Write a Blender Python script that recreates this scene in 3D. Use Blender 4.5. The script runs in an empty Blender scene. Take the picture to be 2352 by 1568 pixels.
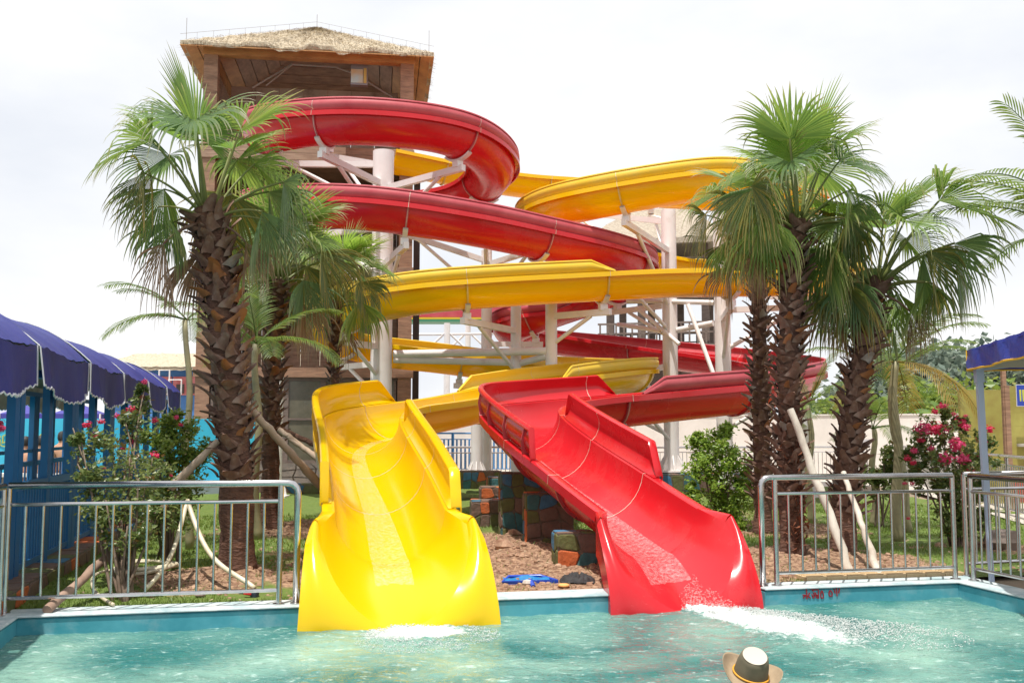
import bpy, math, random
from mathutils import Vector, Matrix, noise
random.seed(7)
PI = math.pi; rad = math.radians
sc = bpy.context.scene
C = sc.collection
# ---------------------------------------------------------------- camera, sky, sun, exposure
FPX = 2287.0; PITCH = math.atan(201/2287); CAMZ = 1.45
cam = bpy.data.cameras.new('camera'); cam.lens = 35.0; cam.sensor_width = 36; cam.clip_end = 2000
camo = bpy.data.objects.new('camera', cam); C.objects.link(camo)
camo.location = (0, 0, CAMZ); camo.rotation_euler = (PI/2 + PITCH, 0, 0); sc.camera = camo
SUN_EL = rad(73); SUN_AZ = rad(202)      # azimuth clockwise from +Y
sd = Vector((math.sin(SUN_AZ)*math.cos(SUN_EL), math.cos(SUN_AZ)*math.cos(SUN_EL), math.sin(SUN_EL)))
w = bpy.data.worlds.new('World'); sc.world = w; w.use_nodes = True
nt = w.node_tree; N = nt.nodes; L = nt.links
for n in list(N): N.remove(n)
out = N.new('ShaderNodeOutputWorld'); bg = N.new('ShaderNodeBackground')
sky = N.new('ShaderNodeTexSky'); sky.sky_type = 'NISHITA'; sky.sun_disc = False
sky.sun_elevation = SUN_EL; sky.sun_rotation = SUN_AZ; sky.dust_density = 4; sky.air_density = 1.2
tc = N.new('ShaderNodeTexCoord'); mp = N.new('ShaderNodeMapping'); mp.inputs['Scale'].default_value = (1, 1, 2.2)
L.new(tc.outputs['Generated'], mp.inputs[0])
cn = N.new('ShaderNodeTexNoise'); cn.inputs['Scale'].default_value = 2.6; cn.inputs['Detail'].default_value = 6; cn.inputs['Roughness'].default_value = .5
L.new(mp.outputs[0], cn.inputs[0])
cr = N.new('ShaderNodeValToRGB'); cr.color_ramp.elements[0].position = .33; cr.color_ramp.elements[0].color = (7.1, 7.4, 8.0, 1)
cr.color_ramp.elements[1].position = .62; cr.color_ramp.elements[1].color = (9.3, 9.3, 9.3, 1)
L.new(cn.outputs['Fac'], cr.inputs[0])
mx = N.new('ShaderNodeMix'); mx.data_type = 'RGBA'; mx.inputs[0].default_value = .93
L.new(sky.outputs[0], mx.inputs[6]); L.new(cr.outputs[0], mx.inputs[7]); L.new(mx.outputs[2], bg.inputs[0])
bg.inputs[1].default_value = .1
L.new(bg.outputs[0], out.inputs[0])
sun = bpy.data.lights.new('sun', 'SUN'); sun.energy = 4.6; sun.angle = rad(.6); sun.color = (1, .95, .87)
suno = bpy.data.objects.new('sun', sun); C.objects.link(suno)
suno.rotation_euler = (-sd).to_track_quat('-Z', 'Y').to_euler()
sc.view_settings.view_transform = 'Standard'; sc.view_settings.look = 'None'
sc.view_settings.exposure = 0.30; sc.view_settings.gamma = 1; sc.view_settings.use_curve_mapping = False
sc.render.engine = 'CYCLES'; sc.cycles.max_bounces = 7; sc.cycles.use_denoising = True
sc.cycles.transparent_max_bounces = 8
# ---------------------------------------------------------------- where things stand
def P(u, v, Y):
    """point of the place at distance Y that the photo (2352 wide) shows at u, v"""
    yu = (784 - v)/FPX
    s = Y/(math.cos(PITCH) - yu*math.sin(PITCH))
    return Vector(((u - 1176)/FPX*s, Y, CAMZ + s*(math.sin(PITCH) + yu*math.cos(PITCH))))
def PZ(u, v, z):
    yu = (784 - v)/FPX
    dz = math.sin(PITCH) + yu*math.cos(PITCH); s = (z - CAMZ)/dz
    return Vector(((u - 1176)/FPX*s, s*(math.cos(PITCH) - yu*math.sin(PITCH)), z))
def PX(u, Y, z=0): 
    return Vector(((u - 1176)/FPX*Y*math.cos(PITCH) + (u-1176)/FPX*(z-CAMZ)*math.sin(PITCH), Y, z))
EX = Vector((.977, .213, 0)); EY = Vector((-.213, .977, 0)); O0 = Vector((-3.85, 7.9, 0)); ROT = math.atan2(.213, .977)
def W(a, b, z=0): return O0 + EX*a + EY*b + Vector((0, 0, z))
# ---------------------------------------------------------------- materials
def new_mat(name):
    m = bpy.data.materials.new(name); m.use_nodes = True
    return m, m.node_tree.nodes, m.node_tree.links, m.node_tree.nodes['Principled BSDF']
def mat(name, col, rough=.6, col2=None, scale=6, detail=5, lo=.35, hi=.65, bump=0, bscale=None, metal=0, coat=0, stretch=(1,1,1),
        spec=.5, transl=0, dirt=None, dscale=1.3, dlo=.5, dhi=.75, world=False):
    m, N, L, b = new_mat(name)
    b.inputs['Base Color'].default_value = (*col, 1); b.inputs['Roughness'].default_value = rough
    b.inputs['Metallic'].default_value = metal; b.inputs['Specular IOR Level'].default_value = spec
    b.inputs['Coat Weight'].default_value = coat; b.inputs['Coat Roughness'].default_value = .12
    if world:
        g = N.new('ShaderNodeNewGeometry'); src = g.outputs['Position']
    else:
        t = N.new('ShaderNodeTexCoord'); src = t.outputs['Object']
    mp = N.new('ShaderNodeMapping'); mp.inputs['Scale'].default_value = stretch; L.new(src, mp.inputs[0])
    colout = None
    if col2:
        n = N.new('ShaderNodeTexNoise'); n.inputs['Scale'].default_value = scale; n.inputs['Detail'].default_value = detail
        n.inputs['Roughness'].default_value = .62
        L.new(mp.outputs[0], n.inputs[0])
        r = N.new('ShaderNodeValToRGB'); r.color_ramp.elements[0].position = lo; r.color_ramp.elements[1].position = hi
        r.color_ramp.elements[0].color = (*col, 1); r.color_ramp.elements[1].color = (*col2, 1)
        L.new(n.outputs['Fac'], r.inputs[0]); colout = r.outputs[0]
    if dirt:
        n2 = N.new('ShaderNodeTexNoise'); n2.inputs['Scale'].default_value = dscale; n2.inputs['Detail'].default_value = 8
        n2.inputs['Roughness'].default_value = .7
        L.new(mp.outputs[0], n2.inputs[0])
        r2 = N.new('ShaderNodeValToRGB'); r2.color_ramp.elements[0].position = dlo; r2.color_ramp.elements[1].position = dhi
        L.new(n2.outputs['Fac'], r2.inputs[0])
        x = N.new('ShaderNodeMix'); x.data_type = 'RGBA'; L.new(r2.outputs[0], x.inputs[0])
        if colout: L.new(colout, x.inputs[6])
        else: x.inputs[6].default_value = (*col, 1)
        x.inputs[7].default_value = (*dirt, 1); colout = x.outputs[2]
        mr = N.new('ShaderNodeMapRange'); mr.inputs[3].default_value = rough; mr.inputs[4].default_value = min(1, rough+.3)
        L.new(r2.outputs[0], mr.inputs[0]); L.new(mr.outputs[0], b.inputs['Roughness'])
    if colout: L.new(colout, b.inputs['Base Color'])
    if bump:
        n3 = N.new('ShaderNodeTexNoise'); n3.inputs['Scale'].default_value = bscale or scale*2; n3.inputs['Detail'].default_value = 6
        L.new(mp.outputs[0], n3.inputs[0])
        bp = N.new('ShaderNodeBump'); bp.inputs['Strength'].default_value = 1; bp.inputs['Distance'].default_value = bump
        L.new(n3.outputs['Fac'], bp.inputs['Height']); L.new(bp.outputs[0], b.inputs['Normal'])
    if transl:
        tr = N.new('ShaderNodeBsdfTranslucent'); ms = N.new('ShaderNodeMixShader'); ms.inputs[0].default_value = transl
        gm_ = N.new('ShaderNodeGamma'); gm_.inputs[1].default_value = 1.55
        if colout: L.new(colout, gm_.inputs[0])
        else: gm_.inputs[0].default_value = (*col, 1)
        L.new(gm_.outputs[0], tr.inputs[0])
        o = N['Material Output']; L.new(b.outputs[0], ms.inputs[1]); L.new(tr.outputs[0], ms.inputs[2]); L.new(ms.outputs[0], o.inputs[0])
    return m
MT = {}
MT['yellow'] = mat('yellow_fibreglass', (.93,.66,.001), .2, (.92,.62,.001), .6, dirt=(.88,.62,.04), dscale=.9, dlo=.55, dhi=1.1, transl=.32, coat=.25, bump=.0015, bscale=3, world=True)
MT['yrib'] = mat('yellow_fibreglass_weathered', (.86,.61,.03), .45, (.84,.62,.09), 1.5, transl=.25, world=True)
MT['red'] = mat('red_fibreglass', (.74,.020,.032), .24, (.68,.014,.022), .8, dirt=(.70,.09,.09), dscale=1.1, dlo=.5, dhi=1.0, transl=.28, coat=.25, bump=.0015, bscale=3, world=True)
MT['redout'] = mat('red_fibreglass_weathered', (.52,.060,.085), .5, (.60,.12,.14), 1.5, transl=.2, world=True)
MT['seam'] = mat('pale_sealant', (.75,.66,.55), .7, (.6,.45,.35), 8)
MT['white'] = mat('white_painted_steel', (.80,.77,.76), .45, (.74,.70,.69), 2, dirt=(.50,.40,.33), dscale=2, dlo=.58, dhi=.9)
MT['steel'] = mat('stainless_steel', (.62,.60,.60), .2, (.5,.49,.49), 8, metal=1)
MT['wood'] = mat('brown_timber', (.38,.22,.14), .7, (.22,.125,.08), 2.5, stretch=(1,1,7), bump=.004, dirt=(.09,.055,.04), dlo=.55, dhi=.8)
MT['woodh'] = mat('brown_timber_boards', (.40,.27,.19), .7, (.25,.155,.105), 2.5, stretch=(.6,6,8), bump=.004, dirt=(.10,.065,.05), dlo=.55, dhi=.85)
MT['wood2'] = mat('warm_soffit_timber', (.52,.27,.10), .65, (.34,.16,.06), 2, stretch=(1,1,3), bump=.003)
MT['grey_wood'] = mat('grey_weathered_timber', (.20,.155,.13), .8, (.12,.09,.08), 3, stretch=(1,1,6), bump=.004)
MT['thatch'] = mat('pale_thatch', (.60,.53,.41), .9, (.40,.32,.22), 14, stretch=(1,1,2.5), bump=.05, bscale=26)
MT['straw'] = mat('straw', (.66,.57,.40), .85, (.34,.25,.15), 3, world=True, lo=.42, hi=.58)
MT['darkmetal'] = mat('dark_metal', (.06,.045,.04), .5)
MT['glass'] = mat('dusty_window_glass', (.10,.095,.065), .15, (.15,.14,.10), 3, dirt=(.10,.10,.08), dscale=2)
MT['panel'] = mat('stained_wall_panel', (.52,.38,.29), .8, (.40,.28,.21), 1.2, dirt=(.22,.14,.11), dscale=1.6, dlo=.52, dhi=.72)
MT['plinth'] = mat('grey_plinth_stone', (.13,.115,.10), .9, (.22,.19,.16), 5, bump=.01)
MT['mortar'] = mat('mortar', (.10,.08,.06), .95, (.16,.13,.1), 20, bump=.01)
for k, c in dict(blue=(.05,.17,.30), orange=(.55,.13,.035), olive=(.12,.13,.04), brown=(.17,.105,.08), teal=(.04,.14,.15)).items():
    MT['st_'+k] = mat(k+'_painted_stone', c, .75, tuple(x*.7 for x in c), 9, bump=.012, dirt=(.2,.15,.11), dscale=5, dlo=.55, dhi=.85)
# ---------------------------------------------------------------- mesh helpers
class MB:
    def __init__(s): s.v = []; s.f = []
    def add(s, vs, fs):
        n = len(s.v); s.v += [Vector(p) for p in vs]; s.f += [tuple(i+n for i in f) for f in fs]; return s
    def box(s, c, d, R=None):
        c = Vector(c); hx, hy, hz = d[0]/2, d[1]/2, d[2]/2
        vs = [Vector((x,y,z)) for x in (-hx,hx) for y in (-hy,hy) for z in (-hz,hz)]
        if R is not None:
            if isinstance(R, (int, float)): R = Matrix.Rotation(R, 3, 'Z')
            vs = [R @ p for p in vs]
        return s.add([c+p for p in vs], [(0,1,3,2),(4,6,7,5),(0,4,5,1),(2,3,7,6),(0,2,6,4),(1,5,7,3)])
    def beam(s, a, b, wd, h, up=Vector((0,0,1))):
        a, b = Vector(a), Vector(b); t = (b-a).normalized()
        x = t.cross(up)
        if x.length < 1e-4: x = t.cross(Vector((0,1,0)))
        x.normalize(); y = x.cross(t)
        vs = []
        for p in (a, b):
            for i, j in ((-1,-1),(1,-1),(1,1),(-1,1)): vs.append(p + x*wd/2*i + y*h/2*j)
        return s.add(vs, [(3,2,1,0),(4,5,6,7),(0,1,5,4),(1,2,6,5),(2,3,7,6),(3,0,4,7)])
    def tube(s, pts, r, n=8, caps=True, closed=False):
        pts = [Vector(p) for p in pts]; m = len(pts)
        rs = r if isinstance(r, (list, tuple)) else [r]*m
        base = len(s.v); prev = None
        for i, p in enumerate(pts):
            if closed: t = pts[(i+1) % m] - pts[i-1]
            else: t = pts[min(i+1, m-1)] - pts[max(i-1, 0)]
            if t.length < 1e-9: t = Vector((0,0,1))
            t.normalize()
            if prev is None:
                x = t.orthogonal().normalized()
            else:
                x = prev - t*prev.dot(t)
                if x.length < 1e-6: x = t.orthogonal()
                x.normalize()
            prev = x; y = t.cross(x)
            for k in range(n):
                a = 2*PI*k/n
                s.v.append(p + (x*math.cos(a) + y*math.sin(a))*rs[i])
        for i in range(m if closed else m-1):
            j = (i+1) % m
            for k in range(n):
                k2 = (k+1) % n
                s.f.append((base+i*n+k, base+i*n+k2, base+j*n+k2, base+j*n+k))
        if caps and not closed:
            s.f.append(tuple(base+k for k in range(n))[::-1]); s.f.append(tuple(base+(m-1)*n+k for k in range(n)))
        return s
    def lathe(s, prof, n=24, c=(0,0,0)):
        c = Vector(c); base = len(s.v)
        for r, z in prof:
            for k in range(n):
                a = 2*PI*k/n; s.v.append(c + Vector((r*math.cos(a), r*math.sin(a), z)))
        for i in range(len(prof)-1):
            for k in range(n):
                k2 = (k+1) % n; s.f.append((base+i*n+k, base+i*n+k2, base+(i+1)*n+k2, base+(i+1)*n+k))
        return s
    def prism(s, poly, off):
        """closed polygon extruded by vector off"""
        n = len(poly); off = Vector(off)
        return s.add([Vector(p) for p in poly] + [Vector(p)+off for p in poly],
                     [tuple(range(n))[::-1], tuple(range(n, 2*n))] + [(i, (i+1) % n, (i+1) % n + n, i+n) for i in range(n)])
    def grid(s, fn, nu, nv):
        base = len(s.v)
        for i in range(nu+1):
            for j in range(nv+1): s.v.append(Vector(fn(i/nu, j/nv)))
        for i in range(nu):
            for j in range(nv):
                a = base + i*(nv+1)+j; s.f.append((a, a+nv+1, a+nv+2, a+1))
        return s
    def mesh(s, name, m, smooth=False, origin=Vector((0,0,0))):
        me = bpy.data.meshes.new(name)
        o = Vector(origin)
        me.from_pydata([tuple(p-o) for p in s.v], [], s.f)
        ms = m if isinstance(m, (list, tuple)) else [m]
        for x in ms: me.materials.append(x)
        if smooth:
            me.polygons.foreach_set('use_smooth', [True]*len(me.polygons))
            if smooth != 'all': me.set_sharp_from_angle(angle=rad(smooth if smooth is not True else 40))
        me.update(); return me
def tag(o, label=None, cat=None, group=None, kind=None):
    if label: o['label'] = label
    if cat: o['category'] = cat
    if group: o['group'] = group
    if kind: o['kind'] = kind
    return o
def T(name, label, cat, loc=(0,0,0), group=None, kind=None):
    o = bpy.data.objects.new(name, None); C.objects.link(o); o.location = loc; o.empty_display_size = .1
    return tag(o, label, cat, group, kind)
WL = {}   # world origin of every object built here
def part(name, mb, m, parent=None, smooth=False, label=None, pivot=None):
    """one mesh object; geometry given in world coordinates"""
    org = Vector(pivot) if pivot is not None else (Vector(WL.get(parent.name, parent.location)) if parent else Vector((0,0,0)))
    me = mb.mesh(name, m, smooth, org)
    o = bpy.data.objects.new(name, me); C.objects.link(o)
    if parent:
        o.parent = parent; o.location = org - Vector(WL.get(parent.name, parent.location))
    else: o.location = org
    WL[o.name] = org
    if label: o['label'] = label
    return o
def inst(name, me, parent, loc, R=None, scale=1):
    """copy sharing mesh data; loc in world coordinates"""
    o = bpy.data.objects.new(name, me); C.objects.link(o); o.parent = parent
    p0 = Vector(WL.get(parent.name, parent.location)) if parent else Vector((0,0,0))
    M = Matrix.Translation(Vector(loc)-p0)
    if R is not None: M = M @ (R.to_4x4() if not isinstance(R, (int,float)) else Matrix.Rotation(R, 4, 'Z'))
    sc_ = (scale,)*3 if isinstance(scale, (int,float)) else scale
    M = M @ Matrix.Diagonal((*sc_, 1))
    o.matrix_basis = M; WL[o.name] = Vector(loc)
    return o
def struct(name, mb, m, smooth=False):
    return tag(part(name, mb, m, None, smooth), kind='structure')
def fbm(x, y, s=1.0, o=4): return noise.fractal(Vector((x*s, y*s, 3.1)), 1.0, 2.0, o)
# ================================================================ SETTING
POOLW = 8.3; ZW = -.15
def rect(a0, a1, b0, b1, z): return MB().add([W(a0,b0,z), W(a1,b0,z), W(a1,b1,z), W(a0,b1,z)], [(0,1,2,3)])
MT['ground'] = mat('dry_ground', (.28,.21,.15), .95, (.20,.16,.11), .6, world=True, bump=.02, bscale=5)
g = MB()
for a0, a1, b0, b1 in ((-220, 220, .3, 420), (-220, -.3, -60, .3), (POOLW+.3, 220, -60, .3), (-.3, POOLW+.3, -60, -16.3)):
    g.add([W(a0,b0,-.06), W(a1,b0,-.06), W(a1,b1,-.06), W(a0,b1,-.06)], [(0,1,2,3)])
struct('ground', g, MT['ground'])
# pale paving plaza behind
MT['paving'] = mat('pale_paving', (.50,.46,.41), .85, (.42,.38,.33), 3, world=True, bump=.003, dirt=(.36,.32,.27), dlo=.5, dhi=.9)
struct('plaza', MB().add([W(-30,15.4,-.045), W(46,15.4,-.045), W(46,60,-.045), W(-30,60,-.045)], [(0,1,2,3)]), MT['paving'])
# garden soil + lawn : bumpy sheet
gm, GN, GL, gb = new_mat('lawn_and_red_soil')
geo = GN.new('ShaderNodeNewGeometry')
n1 = GN.new('ShaderNodeTexNoise'); n1.inputs['Scale'].default_value = 1.1; n1.inputs['Detail'].default_value = 6; n1.inputs['Roughness'].default_value = .65
n2 = GN.new('ShaderNodeTexNoise'); n2.inputs['Scale'].default_value = 22; n2.inputs['Detail'].default_value = 6
GL.new(geo.outputs['Position'], n1.inputs[0]); GL.new(geo.outputs['Position'], n2.inputs[0])
rs = GN.new('ShaderNodeValToRGB'); rs.color_ramp.elements[0].color = (.12,.06,.035,1); rs.color_ramp.elements[1].color = (.40,.26,.165,1)
rs.color_ramp.elements[0].position = .35; rs.color_ramp.elements[1].position = .68
rg = GN.new('ShaderNodeValToRGB'); rg.color_ramp.elements[0].color = (.045,.10,.012,1); rg.color_ramp.elements[1].color = (.17,.22,.045,1)
GL.new(n2.outputs['Fac'], rs.inputs[0]); GL.new(n2.outputs['Fac'], rg.inputs[0])
vc = GN.new('ShaderNodeVertexColor'); vc.layer_name = 'cover'
ma = GN.new('ShaderNodeMath'); ma.operation = 'ADD'; GL.new(n1.outputs['Fac'], ma.inputs[0])
sp = GN.new('ShaderNodeSeparateColor'); GL.new(vc.outputs[0], sp.inputs[0]); GL.new(sp.outputs[0], ma.inputs[1])
rr = GN.new('ShaderNodeValToRGB'); rr.color_ramp.elements[0].position = .84; rr.color_ramp.elements[1].position = .98
sb = GN.new('ShaderNodeMath'); sb.operation='MULTIPLY'; sb.inputs[1].default_value=.72
GL.new(ma.outputs[0], sb.inputs[0]); GL.new(sb.outputs[0], rr.inputs[0])
rr.color_ramp.elements[0].position = .55; rr.color_ramp.elements[1].position = .66
mxx = GN.new('ShaderNodeMix'); mxx.data_type = 'RGBA'; GL.new(rr.outputs[0], mxx.inputs[0]); GL.new(rs.outputs[0], mxx.inputs[6]); GL.new(rg.outputs[0], mxx.inputs[7])
GL.new(mxx.outputs[2], gb.inputs['Base Color']); gb.inputs['Roughness'].default_value = .95
bp = GN.new('ShaderNodeBump'); bp.inputs['Distance'].default_value = .03; GL.new(n2.outputs['Fac'], bp.inputs['Height']); GL.new(bp.outputs[0], gb.inputs['Normal'])
def dirtiness(p):
    """1 where bare soil, 0 where lawn (world x, y)"""
    d = 0
    for cx, cy, r in ((-2.85,9.6,.75),(3.2,10.9,1.1),(4.0,10.8,.6),(.1,11.2,2.6),(.6,10,1.9),(-2.9,14.5,1.4),(3.6,14.4,1.2),(-1.9,9.6,.45),(5.9,12.4,.5),(2.2,10.3,.9),(2.0,17.5,2.0)):
        q = math.hypot(p.x-cx, p.y-cy)/r
        d = max(d, max(0, min(1, 1.35-q)))
    d += .5*max(0, fbm(p.x, p.y, 1.3) - .16)
    return max(0, min(1, d))
SLOW = []
def gz(x, y):
    p = Vector((x, y, 0)) - O0; b = p.dot(EY)
    up = max(0, min(1, (b-.35)/1.0))
    h = .02*up + up*(.05*fbm(x, y, .7) + .02*fbm(x, y, 4))
    d = dirtiness(Vector((x, y, 0)))
    h += up*d*(.03 + .05*max(0, fbm(x, y, 6)))
    m = math.hypot(x-.5, y-12.5); h += up*.07*max(0, 1-m/4)
    m = math.hypot(x+2.85, y-9.6); h += up*.07*max(0, 1-m/1.1)
    m = math.hypot(x-3.5, y-10.9); h += up*.08*max(0, 1-m/1.6)
    for sx, sy, sz in SLOW:
        q = math.hypot(x-sx, y-sy)
        if q < .95: h = min(h, sz-.06 + max(0, q-.6)*1.2)
    return h - .015
# pool shell
MT['poolwall'] = mat('pool_wall_paint', (.045,.27,.34), .45, (.09,.36,.44), 2.5, world=True, dirt=(.25,.42,.46), dscale=3, dlo=.5, dhi=.8, bump=.003)
MT['coping'] = mat('coping_paint', (.62,.64,.64), .6, (.35,.45,.48), 3, world=True, dirt=(.14,.26,.29), dscale=4, dlo=.45, dhi=.8, bump=.004)
MT['poolfloor'] = mat('pool_floor', (.22,.50,.46), .6, (.17,.42,.40), 1.5, world=True)
def roundbox(a0, a1, b0, b1, z0, z1): 
    m = MB(); r = min(.02, (z1-z0)*.5)
    for (x0,x1,y0,y1,z) in ((a0,a1,b0,b1,z0),(a0,a1,b0,b1,z1-r),(a0+r,a1-r,b0+r,b1-r,z1)): m.v += [W(x0,y0,z),W(x1,y0,z),W(x1,y1,z),W(x0,y1,z)]
    for k in (0, 4):
        for i in range(4): m.f.append((k+i, k+(i+1)%4, k+4+(i+1)%4, k+4+i))
    m.f.append((8,9,10,11)); return m
YA0, YA1, RA0, RA1 = 2.25, 3.78, 4.98, 6.30
pool = MB()
for bx in ((-.28, YA0, 0, .3), (YA0+.002, YA1-.002, 0, .3, 1), (YA1, RA0, 0, .3), (RA0+.002, RA1-.002, 0, .3, 1), (RA1, POOLW+.28, 0, .3), (-.28, 0, -16, -.002), (POOLW, POOLW+.28, -16, -.002), (-.28, POOLW+.28, -16.3, -16.002)):
    m_ = roundbox(*bx[:4], -1.2, -.012 if len(bx) < 5 else -.30); pool.add(m_.v, m_.f)
struct('pool_wall', pool, MT['poolwall'], 30)
cop = MB()
for bx in ((-.30, YA0, -.012, .32), (YA1, RA0, -.012, .32), (RA1, POOLW+.30, -.012, .32), (-.30, .012, -16, -.014), (POOLW-.012, POOLW+.30, -16, -.014), (-.30, POOLW+.30, -16.32, -16.002)):
    m_ = roundbox(*bx, -.0115, .004); cop.add(m_.v, m_.f)
struct('pool_coping', cop, MT['coping'], 30)
struct('pool_floor', rect(0, POOLW, -16, 0, -1.1), MT['poolfloor'])
# water
wm, WN, WLk, wb = new_mat('pool_water')
geo = WN.new('ShaderNodeNewGeometry')
def wnoise(sc_, det, st=(1,1,1), rgh=.5):
    mp = WN.new('ShaderNodeMapping'); mp.inputs['Scale'].default_value = st; WLk.new(geo.outputs['Position'], mp.inputs[0])
    n = WN.new('ShaderNodeTexNoise'); n.inputs['Scale'].default_value = sc_; n.inputs['Detail'].default_value = det; n.inputs['Roughness'].default_value = rgh
    n.inputs['Distortion'].default_value = .6
    WLk.new(mp.outputs[0], n.inputs[0]); return n
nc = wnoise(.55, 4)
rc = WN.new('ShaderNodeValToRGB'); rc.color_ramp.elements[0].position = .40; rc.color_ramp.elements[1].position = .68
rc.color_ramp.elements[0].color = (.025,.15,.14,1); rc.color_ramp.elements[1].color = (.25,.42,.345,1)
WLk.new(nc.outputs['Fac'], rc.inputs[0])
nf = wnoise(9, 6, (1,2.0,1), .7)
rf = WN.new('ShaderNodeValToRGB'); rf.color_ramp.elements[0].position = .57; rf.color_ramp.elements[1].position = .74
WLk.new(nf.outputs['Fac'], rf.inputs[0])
mf = WN.new('ShaderNodeMix'); mf.data_type = 'RGBA'; WLk.new(rf.outputs[0], mf.inputs[0]); WLk.new(rc.outputs[0], mf.inputs[6]); mf.inputs[7].default_value = (.55,.70,.66,1)  # pale flecks: reflections on the ripples painted into the water colour
va = WN.new('ShaderNodeVertexColor'); va.layer_name = 'foam'
mf2 = WN.new('ShaderNodeMix'); mf2.data_type = 'RGBA'
spv = WN.new('ShaderNodeSeparateColor'); WLk.new(va.outputs[0], spv.inputs[0])
nff = wnoise(14, 8, (1,1.4,1), .75)
mth = WN.new('ShaderNodeMath'); mth.operation = 'ADD'; WLk.new(spv.outputs[0], mth.inputs[0]); WLk.new(nff.outputs['Fac'], mth.inputs[1])
rff = WN.new('ShaderNodeValToRGB'); rff.color_ramp.elements[0].position = .74; rff.color_ramp.elements[1].position = .98
WLk.new(mth.outputs[0], rff.inputs[0]); WLk.new(rff.outputs[0], mf2.inputs[0]); WLk.new(mf.outputs[2], mf2.inputs[6]); mf2.inputs[7].default_value = (.85,.87,.86,1)
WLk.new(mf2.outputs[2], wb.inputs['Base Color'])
wb.inputs['Roughness'].default_value = .04; wb.inputs['IOR'].default_value = 1.33
mro = WN.new('ShaderNodeMapRange'); mro.inputs[3].default_value = .04; mro.inputs[4].default_value = .6; WLk.new(rff.outputs[0], mro.inputs[0]); WLk.new(mro.outputs[0], wb.inputs['Roughness'])
nb1 = wnoise(5, 5, (1,1.7,1), .6); nb2 = wnoise(28, 4, (1,1.3,1), .6)
b1 = WN.new('ShaderNodeBump'); b1.inputs['Distance'].default_value = .06; b1.inputs['Strength'].default_value = 1; WLk.new(nb1.outputs['Fac'], b1.inputs['Height'])
b2 = WN.new('ShaderNodeBump'); b2.inputs['Distance'].default_value = .008; b2.inputs['Strength'].default_value = .8; WLk.new(nb2.outputs['Fac'], b2.inputs['Height']); WLk.new(b1.outputs[0], b2.inputs['Normal'])
WLk.new(b2.outputs[0], wb.inputs['Normal'])
SP1 = PZ(930, 1440, ZW); SP2 = PZ(1605, 1395, ZW)
def foam_amt(p):
    d1 = math.hypot((p.x-SP1.x-.12)/.62, (p.y-(SP1.y-.22))/.42)
    a = max(0, 1-d1)*1.0
    q = p - SP2; t = -q.y*.86 + q.x*.5; s_ = q.x*.86 + q.y*.5
    wd = .26 + .30*max(0, t)
    k = (1-abs(s_)/wd) * max(0, min(1, (t+.25)*4)) * max(0, 1-t/2.4)*1.0
    return max(a*.8, k*1.1, 0)
def wz(p):
    h = .020*fbm(p.x, p.y*1.4, 1.6) + .010*fbm(p.x+9, p.y*1.5, 5) 
    f = foam_amt(p); return ZW + h + f*.035*(1+1.5*fbm(p.x, p.y, 14))
wmb = MB().grid(lambda s, t: (lambda p: (p.x, p.y, wz(p)))(W(POOLW*s, -8.2*(t**1.15), 0)), 420, 360)
wmb.f = [f[::-1] for f in wmb.f]
wmb.add([W(0,-8.2,ZW), W(POOLW,-8.2,ZW), W(POOLW,-16,ZW), W(0,-16,ZW)], [(0,3,2,1)])
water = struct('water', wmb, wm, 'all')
ca = water.data.color_attributes.new('foam', 'FLOAT_COLOR', 'POINT')
vals = []
for p in wmb.v:
    k = foam_amt(p); vals += [k, k, k, 1]
ca.data.foreach_set('color', vals)
# ================================================================ SLIDES
def catmull(pts, step=.06):
    """smooth curve through pts; returns samples, fractional control index of each"""
    out, idx = [], []
    n = len(pts)
    for i in range(n-1):
        p0 = pts[max(i-1,0)]; p1 = pts[i]; p2 = pts[i+1]; p3 = pts[min(i+2,n-1)]
        d = [max(1e-3, (b-a).length)**.5 for a, b in ((p0,p1),(p1,p2),(p2,p3))]
        if i == 0: p0 = p1-(p2-p1); d[0] = d[1]
        if i == n-2: p3 = p2+(p2-p1); d[2] = d[1]
        m1 = (p2-p1) + d[1]*((p1-p0)/d[0] - (p2-p0)/(d[0]+d[1]))
        m2 = (p2-p1) + d[1]*((p3-p2)/d[2] - (p3-p1)/(d[1]+d[2]))
        k = max(2, int((p2-p1).length/step))
        for j in range(k):
            t = j/k; t2 = t*t; t3 = t2*t
            out.append(p1*(2*t3-3*t2+1) + m1*(t3-2*t2+t) + p2*(-2*t3+3*t2) + m2*(t3-t2)); idx.append(i+t)
    out.append(pts[-1]); idx.append(n-1)
    for _ in range(60):
        q = out[:]
        for i in range(1, len(out)-1): q[i] = (out[i-1]+out[i]*2+out[i+1])/4
        out = q
    return out, idx
RB = .50; DEEP = .01; FL = .12; TH = .016
def bowl(n=18, off=0.0):
    r = RB+off
    return [(-r, .0)] + [(-r*math.cos(PI*k/n), -DEEP - r*math.sin(PI*k/n)) for k in range(n+1)] + [(r, .0)]
def trough_profile():
    inner = bowl(18, 0)
    o = [(-RB-FL, -.10), (-RB-FL+.004, -.006), (-RB-FL+.02, .0), (-RB-.012, .0), (-RB, -.012)] + inner[1:-1] + [(RB, -.012), (RB+.012, 0), (RB+FL-.02, .0), (RB+FL-.004, -.006), (RB+FL, -.10)]
    und = [(RB+FL-TH, -.10), (RB+FL-TH, -TH), (RB+TH, -TH-.004)] + [(x, z) for x, z in reversed(bowl(18, TH)[1:-1])] + [(-RB-TH, -TH-.004), (-RB-FL+TH, -TH), (-RB-FL+TH, -.10)]
    return o + und
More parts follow.
